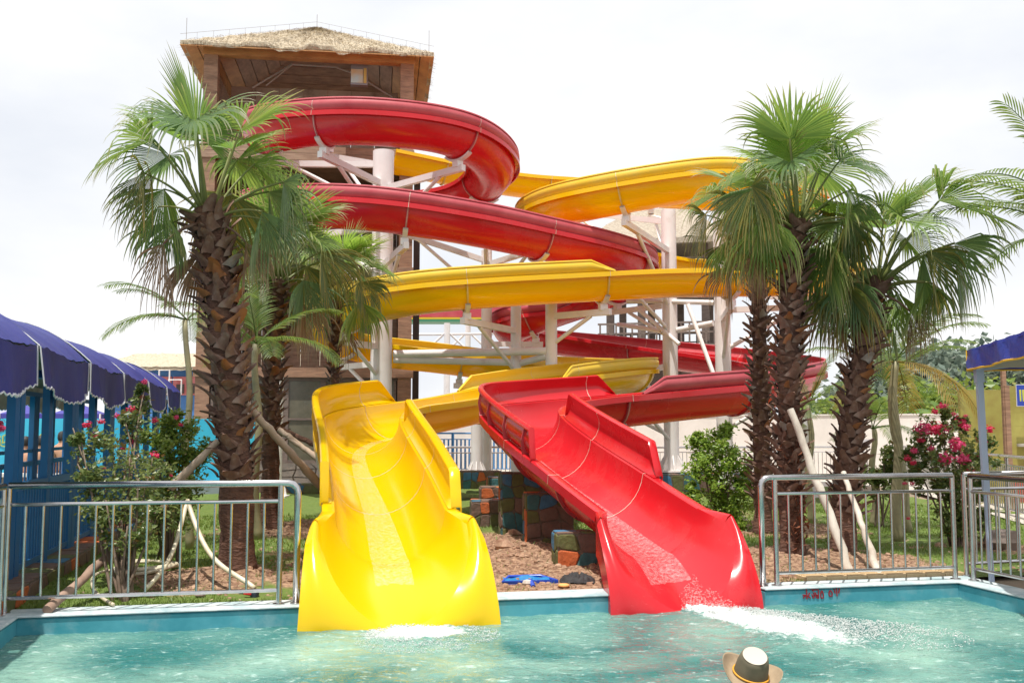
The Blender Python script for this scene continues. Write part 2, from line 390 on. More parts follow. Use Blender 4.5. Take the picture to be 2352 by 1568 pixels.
class Path:
    def __init__(s, cps):
        s.cp = [P(c[0], c[1] + (.42/c[2]*(985-c[1]) if c[2] > 15 else 0), c[2]) for c in cps]
        s.p, s.i = catmull(s.cp)
        n = len(s.p); s.s = [0]
        for a, b in zip(s.p, s.p[1:]): s.s.append(s.s[-1]+(b-a).length)
        s.fr = []
        for k in range(n):
            t = (s.p[min(k+2,n-1)]-s.p[max(k-2,0)]).normalized()
            h = Vector((t.x, t.y, 0)).normalized(); x = h.cross(Vector((0,0,1))).normalized(); u = x.cross(t).normalized()
            s.fr.append((t, x, u))
    def at(s, k, sx, h): 
        t, x, u = s.fr[k]; return s.p[k] + x*sx + u*h
    def k_of(s, ci): 
        return min(range(len(s.i)), key=lambda j: abs(s.i[j]-ci))
    def k_s(s, L_): 
        return min(range(len(s.s)), key=lambda j: abs(s.s[j]-L_))
def sweep(path, ks, prof, closed=True, ext=0, caps=True):
    m = MB(); n = 20 if callable(prof) else len(prof)
    for q, k in enumerate(ks):
        pr = prof(q, k) if callable(prof) else prof
        for sx, h in pr: m.v.append(path.at(k, sx, h))
    for i in range(len(ks)-1):
        for j in range(n if closed else n-1):
            j2 = (j+1) % n; m.f.append((i*n+j, (i+1)*n+j, (i+1)*n+j2, i*n+j2))
    return m
PROF = trough_profile()
def thick_line(line, th):
    """polyline of (s,h) -> closed ribbon profile"""
    L1 = []; L2 = []
    for i, (x, z) in enumerate(line):
        a = line[max(i-1,0)]; b = line[min(i+1,len(line)-1)]
        dx, dz = b[0]-a[0], b[1]-a[1]; l = math.hypot(dx, dz) or 1
        nx, nz = -dz/l, dx/l
        L1.append((x+nx*th/2, z+nz*th/2)); L2.append((x-nx*th/2, z-nz*th/2))
    return L1 + L2[::-1]
def guard_line(h, side, lip):
    r = RB+.03
    pts = [(r+.0, .006), (r+.045, h*.18), (r+.075, h*.45), (r+.07, h*.72), (r+.03, h*.97), (r+.03, h)]
    pts += [(r+.05, h+.012), (r+.03+lip*.8, h+.012), (r+.03+lip, h), (r+.03+lip, h-lip*.5)]
    return [(side*x, z) for x, z in pts]
def build_slide(root, path, mt, mto, guards, seams, k_end):
    n = len(path.p)
    cuts = [0] + [path.k_s(L_) for L_ in seams if path.s[0] < L_ < path.s[k_end]-.2] + [k_end]
    cuts = sorted(set(cuts))
    for a, b in zip(cuts, cuts[1:]):
        ks = list(range(a, b+1))
        m = sweep(path, ks, PROF)
        part('trough_section', m, mt, root, 50)
    ring_in = thick_line(bowl(18, -.002), .006); 
    for k in cuts[1:-1]:
        # raised joint flange under the bowl, and pale sealant line
        lo, hi = max(0, k-0), min(n-1, k)
        t = path.fr[k][0]
        m = MB(); pr = [(x, z) for x, z in bowl(18, TH+.001)[1:-1]]; po = [(x, z) for x, z in bowl(18, TH+.034)[1:-1]]
        for d in (-.022, .022):
            for x, z in pr + po[::-1]: m.v.append(path.at(k, x, z) + t*d)
        nn = len(pr)*2
        for j in range(nn): m.f.append((j, (j+1)%nn, nn+(j+1)%nn, nn+j))
        for j in range(len(pr)-1):
            m.f.append((j, j+1, nn-2-j, nn-1-j)); m.f.append((nn+j, 2*nn-1-j, 2*nn-2-j, nn+j+1))
        part('joint_flange', m, mto, root, 40)
        if path.p[k].y < 17.5:
            bm = MB()
            for q in range(2, 17, 2):
                a = PI*q/18; rr_ = RB+TH+.018; c_ = path.at(k, -rr_*math.cos(a), -DEEP-rr_*math.sin(a))
                for sg_ in (-1, 1): bm.tube([c_+t*sg_*.020, c_+t*sg_*.031], .008, 6)
            o_ = part('bolt', bm, MT['steel'], root); o_['kind'] = 'stuff'
        m = MB(); q = [(-RB-FL-.004, -.10), (-RB-FL-.004, .003), (-RB+.003, .003), (-RB+.003, -.02)] + [(x, z) for x, z in bowl(18, -.003)[1:-1]] + [(RB-.003, -.02), (RB-.003, .003), (RB+FL+.004, .003), (RB+FL+.004, -.10)]
        po = bowl(18, TH+.037)[1:-1][::-1]
        for line in (q, po):
            base = len(m.v)
            for x, z in line:
                m.v.append(path.at(k, x, z) - t*.0042); m.v.append(path.at(k, x, z) + t*.0042)
            for j in range(len(line)-1): m.f.append((base+2*j, base+2*j+1, base+2*j+3, base+2*j+2))
        part('sealant_line', m, MT['seam'], root)
    for side, i0, i1, h, lip, ramp0, ramp1, ribs in guards:
        a, b = path.k_of(i0), path.k_of(i1); S0, S1 = path.s[a], path.s[b]
        gc = [a] + [k for k in cuts if a+8 < k < b-8] + [b]
        def gp(q, k):
            s_ = path.s[k]; f = min(1, .05 + .95*max(0, (s_-S0))/ramp0 if ramp0 else 1, .05+.95*max(0, (S1-s_))/ramp1 if ramp1 else 1)
            return thick_line(guard_line(h*f, side, lip), .014)
        for c0, c1 in zip(gc, gc[1:]):
            m = sweep(path, list(range(c0, c1+1)), gp)
            nn = 20
            m.f.append(tuple(range(nn))); m.f.append(tuple(range(len(m.v)-nn, len(m.v)))[::-1])
            part('side_guard', m, mt if h > .3 else mto, root, 50)
            if c1 != b:
                t = path.fr[c1][0]; ln = [(x*1.0, z) for x, z in guard_line(h, side, lip)[:8]]; m = MB()
                for off in (-.011, .011):
                    base = len(m.v)
                    for x, z in ln: m.v.append(path.at(c1, x+off*side*1.0, z)-t*.0045); m.v.append(path.at(c1, x+off*side, z)+t*.0045)
                    for j in range(len(ln)-1): m.f.append((base+2*j, base+2*j+1, base+2*j+3, base+2*j+2))
                part('sealant_line', m, MT['seam'], root)
        if ribs:
            L_ = S0 + .5
            while L_ < S1-.2:
                k = path.k_s(L_); t = path.fr[k][0]
                gl = guard_line(h, side, lip); poly = [(side*(RB+FL-.005), .004)] + [(side*(abs(x)+.012), z) for x, z in gl[1:5]] + [(side*(abs(gl[5][0])+lip*.8), h-.02)]
                poly = [(side*(RB+.04), .004)] + [(side*(abs(x)+.006), z) for x, z in gl[1:6]] + [(side*(abs(gl[5][0])+lip*.85), h-.01), (side*(RB+FL+.02), h*.5), (side*(RB+FL-.005), .004)]
                m = MB().prism([path.at(k, x, z)-t*.009 for x, z in poly], t*.018)
                part('gusset_rib', m, mto, root)
                L_ += ribs
    return cuts
def exit_section(root, path, k0, mt, mto, name_label, wtop, wbot, ext):
    """flared last piece: trough carried on, thick rounded skirt round its mouth"""
    p0 = path.p[k0]; t = path.fr[k0][0]; h = Vector((EY*-1)); hx = h.cross(Vector((0,0,1)))
    t_, x_, u_ = path.fr[k0]
    nL = 16; n = 24
    zb = ZW-.12
    pe = p0 + h*ext; ztop = p0.z - .10
    # interior: from path section to mouth
    U0 = [p0 + x_*a + u_*b for a, b in [(-RB*math.cos(PI*k/n), (-DEEP - RB*math.sin(PI*k/n)) if 0<k<n else 0) for k in range(n+1)]]
    def mouth(j):
        th = PI*j/n; cc = math.cos(th); a = -wtop*cc*abs(cc)**.25; d = math.sin(th)
        zz = ztop*(1-d**1.0) + (ZW-.02)*d**1.0
        rake = ext*.62*(1-d)**1.7
        return pe + hx*a - h*rake + Vector((0,0,zz-pe.z))
    m = MB()
    U1 = [mouth(j) for j in range(n+1)]
    for i in range(nL+1):
        s = i/nL; e = s*s*(3-2*s)
        for j in range(n+1):
            p = U0[j].lerp(U1[j], s); rim = abs(2*j/n-1); g_ = s**1.5*(1-rim) + s*rim
            m.v.append(Vector((p.x, p.y, U0[j].z*(1-g_)+U1[j].z*g_)))
    for i in range(nL):
        for j in range(n): a = i*(n+1)+j; m.f.append((a, a+1, a+n+2, a+n+1))
    part('exit_trough', m, mt, root, 'all')
    # skirt: rounded front face from mouth to outline
    def outl(j):
        d = math.sin(PI*j/n); sgn = -1 if j < n/2 else (1 if j > n/2 else 0)
        q = abs(2*j/n-1)               # 1 at rims, 0 at bottom
        if q > .45: 
            f = (1-q)/.55; wd = wtop+.09 + (wbot-wtop-.09)*(f**.55); z = ztop+.0 - (ztop-zb)*f**1.1
            if f < .12: z = ztop + .012*0
        else: wd = wbot*q/.45; z = zb
        return pe + hx*(sgn*wd) + Vector((0,0,z-pe.z)) - h*(.56*ext*max(0,(z-zb)/(ztop-zb))**2.0)
    m = MB(); rows = 9
    for i in range(rows+1):
        f = i/rows; bul = math.sin(PI*min(1, f*1.0))
        for j in range(n+1):
            a, b = U1[j], outl(j); p = a.lerp(b, f)
            rim = abs(2*j/n-1)
            lift = .06*math.sin(PI*f)*rim**2
            fw = .10*math.sin(PI*min(1, f*1.25) if f < .8 else PI*1.0)*(1-.5*rim)
            m.v.append(p + h*fw*.45 + Vector((0,0,lift)))
    for i in range(rows):
        for j in range(n): a = i*(n+1)+j; m.f.append((a, a+1, a+n+2, a+n+1))
    part('mouth_skirt', m, mt, root, 'all')
    # rolled rims and outer cheeks running back
    for sgn in (-1, 1):
        jr = 0 if sgn < 0 else n
        m = MB(); seg = 14; K = 10
        js = [j for j in range(n+1) if abs(2*j/n-1) > .44 and (j < n/2) == (sgn < 0)]
        js = js if sgn < 0 else js[::-1]          # from rim down to bottom
        backp = p0 + x_*(sgn*(RB+FL)) 
        for i in range(seg+1):
            f = i/seg; e = f*f*(3-2*f)
            inner = U1[jr].lerp(U0[jr], f); oo = outl(js[0])
            outer_top = oo.lerp(backp, f)
            row = []
            for c in range(5):
                g_ = c/4; pp = inner.lerp(outer_top, g_); pp = pp + Vector((0,0,(.075*(1-f))*math.sin(PI*g_))); row.append(pp)
            for j in js[1:]:
                o_ = outl(j); dz = oo.z-o_.z; wd = (o_-oo).dot(hx)
                bz = outer_top + hx*(wd*(1-f)) + Vector((0,0,-dz*(1-e*.45)))
                row.append(bz - h*((oo-o_).dot(-h)*(1-f)*-1)*-1 if False else bz + h*((o_-oo).dot(h))*(1-f))
            m.v += row
        R_ = 5+len(js)-1
        for i in range(seg):
            for c in range(R_-1):
                a = i*R_+c; q = (a, a+1, a+R_+1, a+R_); m.f.append(q if sgn > 0 else q[::-1])
        part('side_cheek', m, mt, root, 'all')
red_cp = [(850,262,26.0),(727,272,24.0),(615,285,22),(648,268,20.2),(836,257,19.5),(1048,288,20.2),(1134,368,22),(1067,425,23.8),(905,448,24.5),(727,458,23.8),(615,464,22),
 (660,455,20.3),(836,457,19.6),(1048,488,19.8),(1229,527,20.6),(1377,563,21.6),(1452,595,23.2),(1435,630,25.0),(1370,668,26.1),(1290,695,26.0),(1212,722,25.3),(1172,744,26.3),(1220,762,27.8),(1340,778,28.2),
 (1500,797,27.3),(1670,818,25.4),(1795,838,23.2),(1832,852,21.0),(1790,866,19.2),(1700,880,17.9),(1560,893,17.0),(1440,904,16.3),(1330,914,15.8),(1245,924,15.2),(1200,935,14.5),(1204,955,13.7),(1240,988,12.8),(1296,1030,11.9),(1370,1080,11.0),(1440,1130,10.3),(1500,1170,9.8)]
yel_cp = [(900,345,26.3),(1060,378,26.9),(1200,402,27.1),(1340,412,27.3),(1500,424,27.2),(1680,432,26.4),(1800,437,25),(1846,440,23.6),(1815,430,22.2),(1735,405,21.2),(1640,390,20.7),(1512,407,20.6),(1384,432,20.9),(1290,455,21.6),(1240,487,22.9),
 (1262,520,24.6),(1340,548,26.0),(1460,577,27.0),(1600,600,27.6),(1750,610,27.4),(1880,617,26),(1930,621,24.3),(1890,621,22.7),(1790,619,21.6),(1640,618,21.0),(1500,620,20.7),(1320,629,20.3),(1150,638,19.9),(983,652,19.7),(852,676,20.1),(780,702,20.9),(752,730,22.1),
 (780,762,23.3),(860,786,23.9),(1000,803,24.0),(1170,825,24.2),(1320,838,24.6),(1420,843,24.2),(1455,845,23.0),(1430,847,21.9),(1360,855,21.0),(1264,868,20),(1150,889,18.4),(1040,912,16.8),(935,926,15.4),(865,938,14.6),(833,954,13.8),(830,975,12.9),(842,1010,12),(868,1072,10.8),(890,1145,9.6),(897,1172,9.2)]
rp = Path(red_cp); yp = Path(yel_cp)
def seam_list(path, sp1, last, sp2, start=1.2):
    out = []; Ltot = path.s[-1]; L_ = start
    while L_ < Ltot-last: out.append(L_); L_ += sp1
    while L_ < Ltot-.3: out.append(L_); L_ += sp2
    return out
red = T('water_slide', 'red fibreglass spiral water slide ending in splashing water on the right', 'water slide', tuple(P(1585,1392,9.0)), 'spiral water slides at the pool')
yel = T('water_slide', 'yellow fibreglass spiral water slide ending wide at the pool centre', 'water slide', tuple(P(919,1435,8.2)), 'spiral water slides at the pool')
# (side, from, to, height, lip, ramp in, ramp out, rib spacing)
rg_ = [(1, .3, 17.2, .245, .03, 0, .5, 0), (-1, 18.6, 31.1, .245, .03, .5, .45, 0), (1, 30.8, 37.55, .34, .06, .35, .12, .75), (-1, 35.0, 38.4, .34, .08, .2, .25, 0)]
yg_ = [(-1, .3, 15.3, .245, .03, 0, .5, 0), (-1, 17.8, 22.5, .245, .03, .5, .5, 0), (-1, 25.6, 41.3, .245, .03, .5, .45, 0), (1, 38.5, 42.3, .245, .03, .5, .5, 0), (1, 43.6, 50.4, .36, .07, .45, .12, .62), (-1, 46.7, 51, .32, .09, .2, .2, 0)]
rcuts = build_slide(red, rp, MT['red'], MT['redout'], rg_, seam_list(rp, 2.9, 6.5, 1.55, 2.0), len(rp.p)-1)
ycuts = build_slide(yel, yp, MT['yellow'], MT['yrib'], yg_, seam_list(yp, 2.9, 6.5, 1.5, 1.5), len(yp.p)-1)
exit_section(red, rp, len(rp.p)-1, MT['red'], MT['redout'], '', .60, .72, .88)
exit_section(yel, yp, len(yp.p)-1, MT['yellow'], MT['yrib'], '', .64, .83, 1.02)
for pth_ in (rp, yp):
    for k in range(0, len(pth_.p), 4):
        q = pth_.p[k]
        if q.z-DEEP-RB < .5 and q.y < 13: SLOW.append((q.x, q.y, q.z-DEEP-RB))
    e_ = pth_.p[-1]
    for k in range(1, 5): SLOW.append((e_.x+.213*k*.25, e_.y-.977*k*.25, e_.z-DEEP-RB-.06*k))
A0, A1, B0, B1 = -.2, 15.0, .32, 15.5
nu, nv = 300, 300
mbg = MB().grid(lambda s, t: (lambda p: (p.x, p.y, gz(p.x, p.y)))(W(A0+(A1-A0)*s, B0+(B1-B0)*t*t**.3, 0)), nu, nv)
lawn = struct('lawn', mbg, gm, 'all')
ca = lawn.data.color_attributes.new('cover', 'FLOAT_COLOR', 'POINT')
vals = []
for p in mbg.v:
    k = 1 - dirtiness(p); vals += [k*.62, k, k, 1]
ca.data.foreach_set('color', vals)
# ================================================================ SUPPORT COLUMNS
cols = []
def column(u, Y, vtop, r, label, base=True, zb=0.0):
    z1 = P(u, vtop, Y).z; p = P(u, vtop, Y); p = Vector((p.x, p.y, 0))
    t = T('support_column', label, 'steel column', (p.x, p.y, zb), 'white steel columns holding up the slides')
    part('shaft', MB().tube([(p.x,p.y,zb+.01),(p.x,p.y,z1)], r, 28), MT['white'], t, 40)
    if base:
        part('base_plate', MB().box((p.x,p.y,zb+.03),(r*4.2,r*4.2,.04)), MT['white'], t)
        m = MB()
        for k in range(8):
            a = 2*PI*k/8; d = Vector((math.cos(a), math.sin(a), 0)); n_ = Vector((-d.y, d.x, 0))
            q = [p+d*r*.9+Vector((0,0,zb+.05)), p+d*r*1.95+Vector((0,0,zb+.05)), p+d*r*1.75+Vector((0,0,zb+.18)), p+d*r*.95+Vector((0,0,zb+.42))]
            g_ = MB().prism([x-n_*.012 for x in q], n_*.024); part('gusset', g_, MT['white'], t)
    cols.append((p, r, z1, t, zb)); return t
column(881,22.0,348,.235,'thickest white steel column, in front of the timber tower')
column(1118,25.3,575,.135,'grey-white column seen behind the red slide, right of the timber tower')
column(1185,21.7,690,.115,'thin white column under the yellow run, left one of the middle pair')
column(1266,21.2,668,.125,'thin white column under the yellow run, right one of the middle pair')
column(1535,24.0,483,.18,'tall white column with flared base beside the green bush',zb=.42)
column(1655,23.4,492,.185,'tall white column just left of the two right palms')
column(1445,16.3,992,.085,'short white post carrying the lower red slide run',base=False)
column(1095,23.2,940,.13,'short white column with gusseted base between the two slide mouths',zb=.3); cols.pop()
column(640,21.3,800,.12,'white column hidden behind the left palm cluster')
column(1850,21.4,945,.13,'white column under the far right bend of the red slide')
import bisect
def saddles(path, cuts, extra=()):
    n = 0
    for k in list(cuts[1:-1]) + list(extra):
        p = path.p[k]; t, x, u = path.fr[k]
        bot = path.at(k, 0, -DEEP-RB-TH)
        best = None
        for c in cols:
            d = math.hypot(c[0].x-bot.x, c[0].y-bot.y)
            if c[2] > bot.z-1.2 and d < (4.3 if bot.z > 2.2 else 1.9) and (best is None or d < best[0]) and bot.z > c[4]+.6: best = (d, c)
        if best is None: continue
        d, c = best; root = c[3]
        # saddle arc
        m = MB(); a0, a1 = rad(232), rad(308); K = 10
        for dd in (-.05, .05):
            for rr_ in (RB+TH+.036, RB+TH+.075):
                for q in range(K+1):
                    a = a0+(a1-a0)*q/K; m.v.append(path.at(k, rr_*math.cos(a), -DEEP+rr_*math.sin(a)) + t*dd)
        n1 = K+1
        for q in range(K):
            m.f += [(q, q+1, n1+q+1, n1+q), (2*n1+q, 3*n1+q, 3*n1+q+1, 2*n1+q+1), (n1+q, n1+q+1, 3*n1+q+1, 3*n1+q), (q, 2*n1+q, 2*n1+q+1, q+1)]
        part('saddle', m, MT['white'], root, 30)
        seat = bot - u*.075
        m = MB().box(seat - Vector((0,0,.06)), (.16,.16,.13), math.atan2(t.y, t.x)); part('saddle_seat', m, MT['white'], root)
        e = seat - Vector((0,0,.16)); dirn = Vector((c[0].x-e.x, c[0].y-e.y, 0)); L_ = dirn.length
        if L_ < .3: continue
        dirn.normalize(); q = Vector((c[0].x, c[0].y, e.z)) - dirn*(c[1]-.02)
        zz = min(e.z, c[2]-.25); q.z = zz
        part('bracket_arm', MB().beam(e - dirn*.18, q, .11, .13), MT['white'], root)
        if L_ > .8:
            s0 = e.lerp(q, .25); s1 = Vector((q.x, q.y, zz-.32*L_-.15))
            if s1.z > c[4]+.3: part('bracket_strut', MB().tube([s0-Vector((0,0,.06)), s1], .045, 10), MT['white'], root, 40)
        n += 1
saddles(rp, rcuts); saddles(yp, ycuts)
# horizontal tie pipes
def tie(a, b, r, label):
    m = MB().tube([a, b], r, 12); o = part('tie_pipe', m, MT['white'], None, 40, pivot=(a+b)/2); tag(o, label, 'steel pipe', 'steel tie pipes between the columns')
tie(P(905,813,22), P(1256,806,21.2), .085, 'upper white tie pipe from the thick column to the right thin column')
tie(P(905,826,22), P(1176,832,21.7), .075, 'lower white tie pipe from the thick column to the left thin column')
tie(P(1194,834,21.7), P(1256,818,21.2), .07, 'short white tie pipe joining the two thin columns')
tie(P(1545,760,24), P(1638,742,23.4), .07, 'white tie pipe between the two tall right columns')
tie(P(1420,745,26), P(1520,760,24), .06, 'white tie pipe left of the tall right column')
tie(P(1440,690,24.4), P(1640,695,23.4), .06, 'white pipe just under the yellow run at right')
tie(P(1580,700,23.6), P(1640,862,22.9), .05, 'steep white strut leaning against the tall right columns')
tie(P(1462,706,24.4), P(1560,790,23.6), .05, 'white diagonal strut right of centre')
# ================================================================ projection helpers
def proj(p):
    d = Vector(p) - Vector((0,0,CAMZ)); c, s_ = math.cos(PITCH), math.sin(PITCH)
    f = d.y*c + d.z*s_; up = -d.y*s_ + d.z*c
    return 1176 + FPX*d.x/f, 784 - FPX*up/f
def a_of(u, b, z=0):
    lo, hi = -30, 60
    for _ in range(50):
        m = (lo+hi)/2
        if proj(W(m, b, z))[0] < u: lo = m
        else: hi = m
    return (lo+hi)/2
# ================================================================ TIMBER TOWER
TR = rad(7.5); tx = Vector((math.cos(TR), math.sin(TR), 0)); ty = Vector((-math.sin(TR), math.cos(TR), 0))
_c = P(950, 232, 26.4); T0 = Vector((_c.x, _c.y, 0))       # front right corner
WT, DT = 5.55, 4.6
def TW(x, y, z): return T0 - tx*(WT-x) + ty*y + Vector((0,0,z))
tower = T('timber_tower', 'tall brown timber slide tower with thatched roof behind the red coils', 'tower', tuple(TW(WT/2, DT/2, 0)))
def tb(name, x0, x1, y0, y1, z0, z1, m, label=None):
    mm = MB(); q = [TW(x, y, z) for x in (x0,x1) for y in (y0,y1) for z in (z0,z1)]
    mm.add(q, [(0,1,3,2),(4,6,7,5),(0,4,5,1),(2,3,7,6),(0,2,6,4),(1,5,7,3)])
    return part(name, mm, m, tower, label=label)
ze = P(998, 112, 25.6).z
zt = ze + .22
PW = .36
for x in (0, WT-PW):
    for y in (0, DT-PW): tb('corner_post', x, x+PW, y, y+PW, 0, zt-.34, MT['wood'])
tb('corner_post', -.0+WT+.05, WT+.22, .5, .67, 0, P(960,400,26.4).z, MT['darkmetal'], 'dark steel pipe on the right corner')
zd = P(760, 240, 26.4).z          # upper deck top rail height hidden by coil
zb1 = P(760, 345, 26.4).z; zb2 = P(760, 378, 26.4).z
for (y0, y1, nm) in ((.0, .14, 'fascia_board'), (DT-.14, DT, 'fascia_board')):
    h = (zb1-zb2)/2
    for k in range(2): tb(nm, PW*0-.03, WT+.03, y0-.04-.002*k, y1-.06, zb2+k*h+.004, zb2+(k+1)*h-.004, MT['woodh'])
for x0, x1 in ((-.04, .1), (WT-.1, WT+.04)): tb('fascia_board', x0, x1, .11, DT-.11, zb2, zb1, MT['woodh'])
tb('upper_deck', .11, WT-.11, .11, DT-.11, zb2+.08, zb2+.2, MT['wood'])
# second storey fascia lower
zc1 = P(760, 615, 26.4).z; zc2 = P(760, 650, 26.4).z
tb('fascia_board', -.03, WT+.03, -.045, .09, zc2, zc1, MT['woodh']); tb('middle_deck', .11, WT-.11, .11, DT-.11, zc2+.08, zc2+.2, MT['wood'])
zg1 = P(760, 846, 26.4).z; zg2 = P(760, 868, 26.4).z
tb('fascia_board', -.05, WT+.05, -.06, .09, zg2, zg1, MT['wood'], 'brown beam above the dusty ground floor windows')
tb('lower_deck', .11, WT-.11, .11, DT-.11, zg2+.05, zg2+.15, MT['wood'])
# top beam, braces
tb('top_beam', -.02, WT+.02, -.03, .22, zt-.34, zt-.02, MT['wood2']); tb('top_beam', -.02, WT+.02, DT-.22, DT+.03, zt-.34, zt-.02, MT['wood2'])
for x0, x1 in ((-.02, .2), (WT-.2, WT+.02)): tb('top_beam', x0, x1, .222, DT-.222, zt-.34, zt-.02, MT['wood2'])
# back wall panels of top storey (stained brown sheets), railing, and mid storey partition
nb = 7
for k in range(nb):
    x0 = PW+.02 + k*(WT-2*PW-.04)/nb
    for r_ in range(3):
        z0 = zb1 + .1 + r_*(zt-.5-zb1)/3
        tb('wall_panel', x0+.006, x0+(WT-2*PW-.04)/nb-.006, 2.25, 2.30-.004*((k*3+r_) % 2), z0, z0+(zt-.5-zb1)/3-.012, MT['panel'])
for k in range(9):
    x0 = PW + k*(WT-2*PW)/9
    tb('wall_panel', x0+.006, x0+(WT-2*PW)/9-.006, DT-.34, DT-.28, zc1, zb2, MT['grey_wood'])
    tb('wall_panel', x0+.006, x0+(WT-2*PW)/9-.006, 1.9, 1.96, zg1, zc2, MT['woodh'])
for z_ in (zb1+.55, zb1+.95): tb('handrail', PW, WT-PW, .05, .10, z_, z_+.05, MT['wood'])
for z_ in (zc1+.5, zc1+.95): tb('handrail', PW, WT-PW, .05, .10, z_, z_+.05, MT['grey_wood'])
for k in range(22): x0 = PW+.1+k*(WT-2*PW-.2)/21; tb('baluster', x0, x0+.04, .055, .095, zc1+.05, zc1+.5, MT['grey_wood'])
# inner roof lining (cone of boards), pale fluorescent tubes and box
zr = P(712, 62, 28.2).z
cx, cy = WT/2, DT/2; OV = .52
EZ = [TW(-OV, -OV, ze), TW(WT+OV, -OV, ze), TW(WT+OV, DT+OV, ze), TW(-OV, DT+OV, ze)]
apex = TW(cx, cy, zr-.25)
for i in range(4):
    a, b = EZ[i], EZ[(i+1) % 4]; nB = 9
    for k in range(nB):
        f0, f1 = k/nB, (k+1)/nB - .006
        q = [a.lerp(apex, f0), b.lerp(apex, f0), b.lerp(apex, f1), a.lerp(apex, f1)]
        q = [x - Vector((0,0,.10)) for x in q]
        part('soffit_board', MB().prism(q, (0,0,.03)), MT['wood2'] if k < 3 else MT['wood'], tower)
# thatch: thick wavy edged pyramid
def wav(s): return .075*math.sin(s*4.1) + .03*math.sin(s*11.7+1) 
th = MB()
for i in range(4):
    a, b = EZ[i], EZ[(i+1) % 4]; nS, nR = 60, 18
    ap = TW(cx, cy, zr)
    base = len(th.v)
    for r_ in range(nR+1):
        f = r_/nR
        for k in range(nS+1):
            s_ = k/nS; p = a.lerp(b, s_); p = p.lerp(ap, f); sw = wav(s_*6.5+i*2)*(1-f)*math.sin(PI*s_)
            n_ = noise.noise(p*3)*.03 + noise.noise(p*11)*.014
            lay = .035*((f*7) % 1)*-1
            th.v.append(p + Vector((0,0,sw+n_*(1-f*.6)+lay*(1 if f < .98 else 0)+.04)) if r_ > 0 else p + Vector((0,0,sw+.03)))
    for r_ in range(nR):
        for k in range(nS): q = base+r_*(nS+1)+k; th.f.append((q, q+1, q+nS+2, q+nS+1))
    base = len(th.v)
    for k in range(nS+1):
        s_ = k/nS; p = a.lerp(b, s_); sw = wav(s_*6.5+i*2)*math.sin(PI*s_)
        th.v.append(p+Vector((0,0,sw+.03))); th.v.append(p+Vector((0,0,-.075+sw*1.0+.02*noise.noise(p*7))))
        pin = p.lerp(Vector((apex.x, apex.y, p.z)), .03); th.v.append(pin+Vector((0,0,-.06)))
    for k in range(nS): q = base+k*3; th.f.append((q, q+1, q+4, q+3)); th.f.append((q+1, q+2, q+5, q+4))
part('thatch_roof', th, MT['thatch'], tower, 60)
r = random.Random(8); stw = MB()
for _ in range(12000):
    i = r.choice((0,0,0,1,3)); a, b = EZ[i], EZ[(i+1) % 4]; ap = TW(cx, cy, zr); f = r.random()**1.3*.97; s_ = r.random()
    p = a.lerp(b, s_).lerp(ap, f); dn = ((a+b)/2-ap).normalized(); al = (b-a).normalized()
    sw = wav(s_*6.5+i*2)*(1-f)*math.sin(PI*s_); p = p + Vector((0,0,sw+.035+r.uniform(0,.03)))
    L_ = r.uniform(.08,.22); d = (dn + al*r.gauss(0,.25) + Vector((0,0,r.uniform(.05,.35)))).normalized(); wv = al*r.uniform(.004,.008)
    if f < .02: p = p - Vector((0,0,r.uniform(.03,.11)))
    stw.add([p-wv, p+wv, p+d*L_], [(0,1,2)])
o_ = part('loose_straw', stw, MT['straw'], tower); o_['kind'] = 'stuff'
def rod(name, pts, r, m, root, n=5): return part(name, MB().tube(pts, r, n), m, root)
MT['rod'] = mat('thin_grey_rod', (.35,.33,.32), .6)
for q in (EZ[0], EZ[1]): rod('lightning_rod', [q.lerp(apex,.04)+Vector((0,0,.05)), q.lerp(apex,.04)+Vector((0,0,.62))], .008, MT['rod'], tower)
rod('lightning_rod', [TW(cx,cy,zr), TW(cx,cy,zr+.42)], .009, MT['rod'], tower)
for q in (EZ[0], EZ[1]):
    tp = [q.lerp(TW(cx,cy,zr), f)+Vector((0,0,.2)) for f in [k/9 for k in range(10)]]
    rod('lightning_wire', tp, .005, MT['rod'], tower)
    for p in tp[1:-1]: rod('wire_stand', [p, p-Vector((0,0,.2))], .004, MT['rod'], tower)
MT['tube'] = mat('pale_painted_pipe', (.62,.52,.48), .5)
zz = P(700, 150, 28).z
rod('conduit_pipe', [TW(1.0,2,zz-.75), TW(2.1,2,zz), TW(3.35,2,zz-.02), TW(3.9,2,zz-.2), TW(5.0,2,zz-.85)], .028, MT['tube'], tower, 8)
rod('conduit_pipe', [TW(1.4,1.9,zz-.7), TW(2.15,1.9,zz-.02)], .02, MT['tube'], tower, 8)
# lit notice box hanging in the opening
nbp = P(825, 170, 26.6); nbx = T('hanging_box', 'grey box with an orange and pale printed panel hanging under the thatched tower roof', 'box', tuple(nbp))
Rz = TR
MT['boxgrey'] = mat('box_grey', (.25,.24,.26), .5); MT['boxpale'] = mat('box_print', (.62,.42,.20), .35, (.45,.55,.55), 2.2, detail=2); MT['boxyel'] = mat('box_yellow', (.55,.38,.10), .5)
part('housing', MB().box(nbp+ty*.12, (.46,.2,.60), Rz), MT['boxgrey'], nbx)
part('print_panel', MB().box(nbp-tx*.06+Vector((0,0,-.06))+ty*.008, (.32,.02,.38), Rz), MT['boxpale'], nbx)
part('side_strip', MB().box(nbp+tx*.16+Vector((0,0,-.04))+ty*.008, (.08,.02,.42), Rz), MT['boxyel'], nbx)
rod('hanger', [nbp+ty*.12+Vector((0,0,.3)), nbp+ty*.12+Vector((0,0,.62))], .02, MT['darkmetal'], nbx, 6)
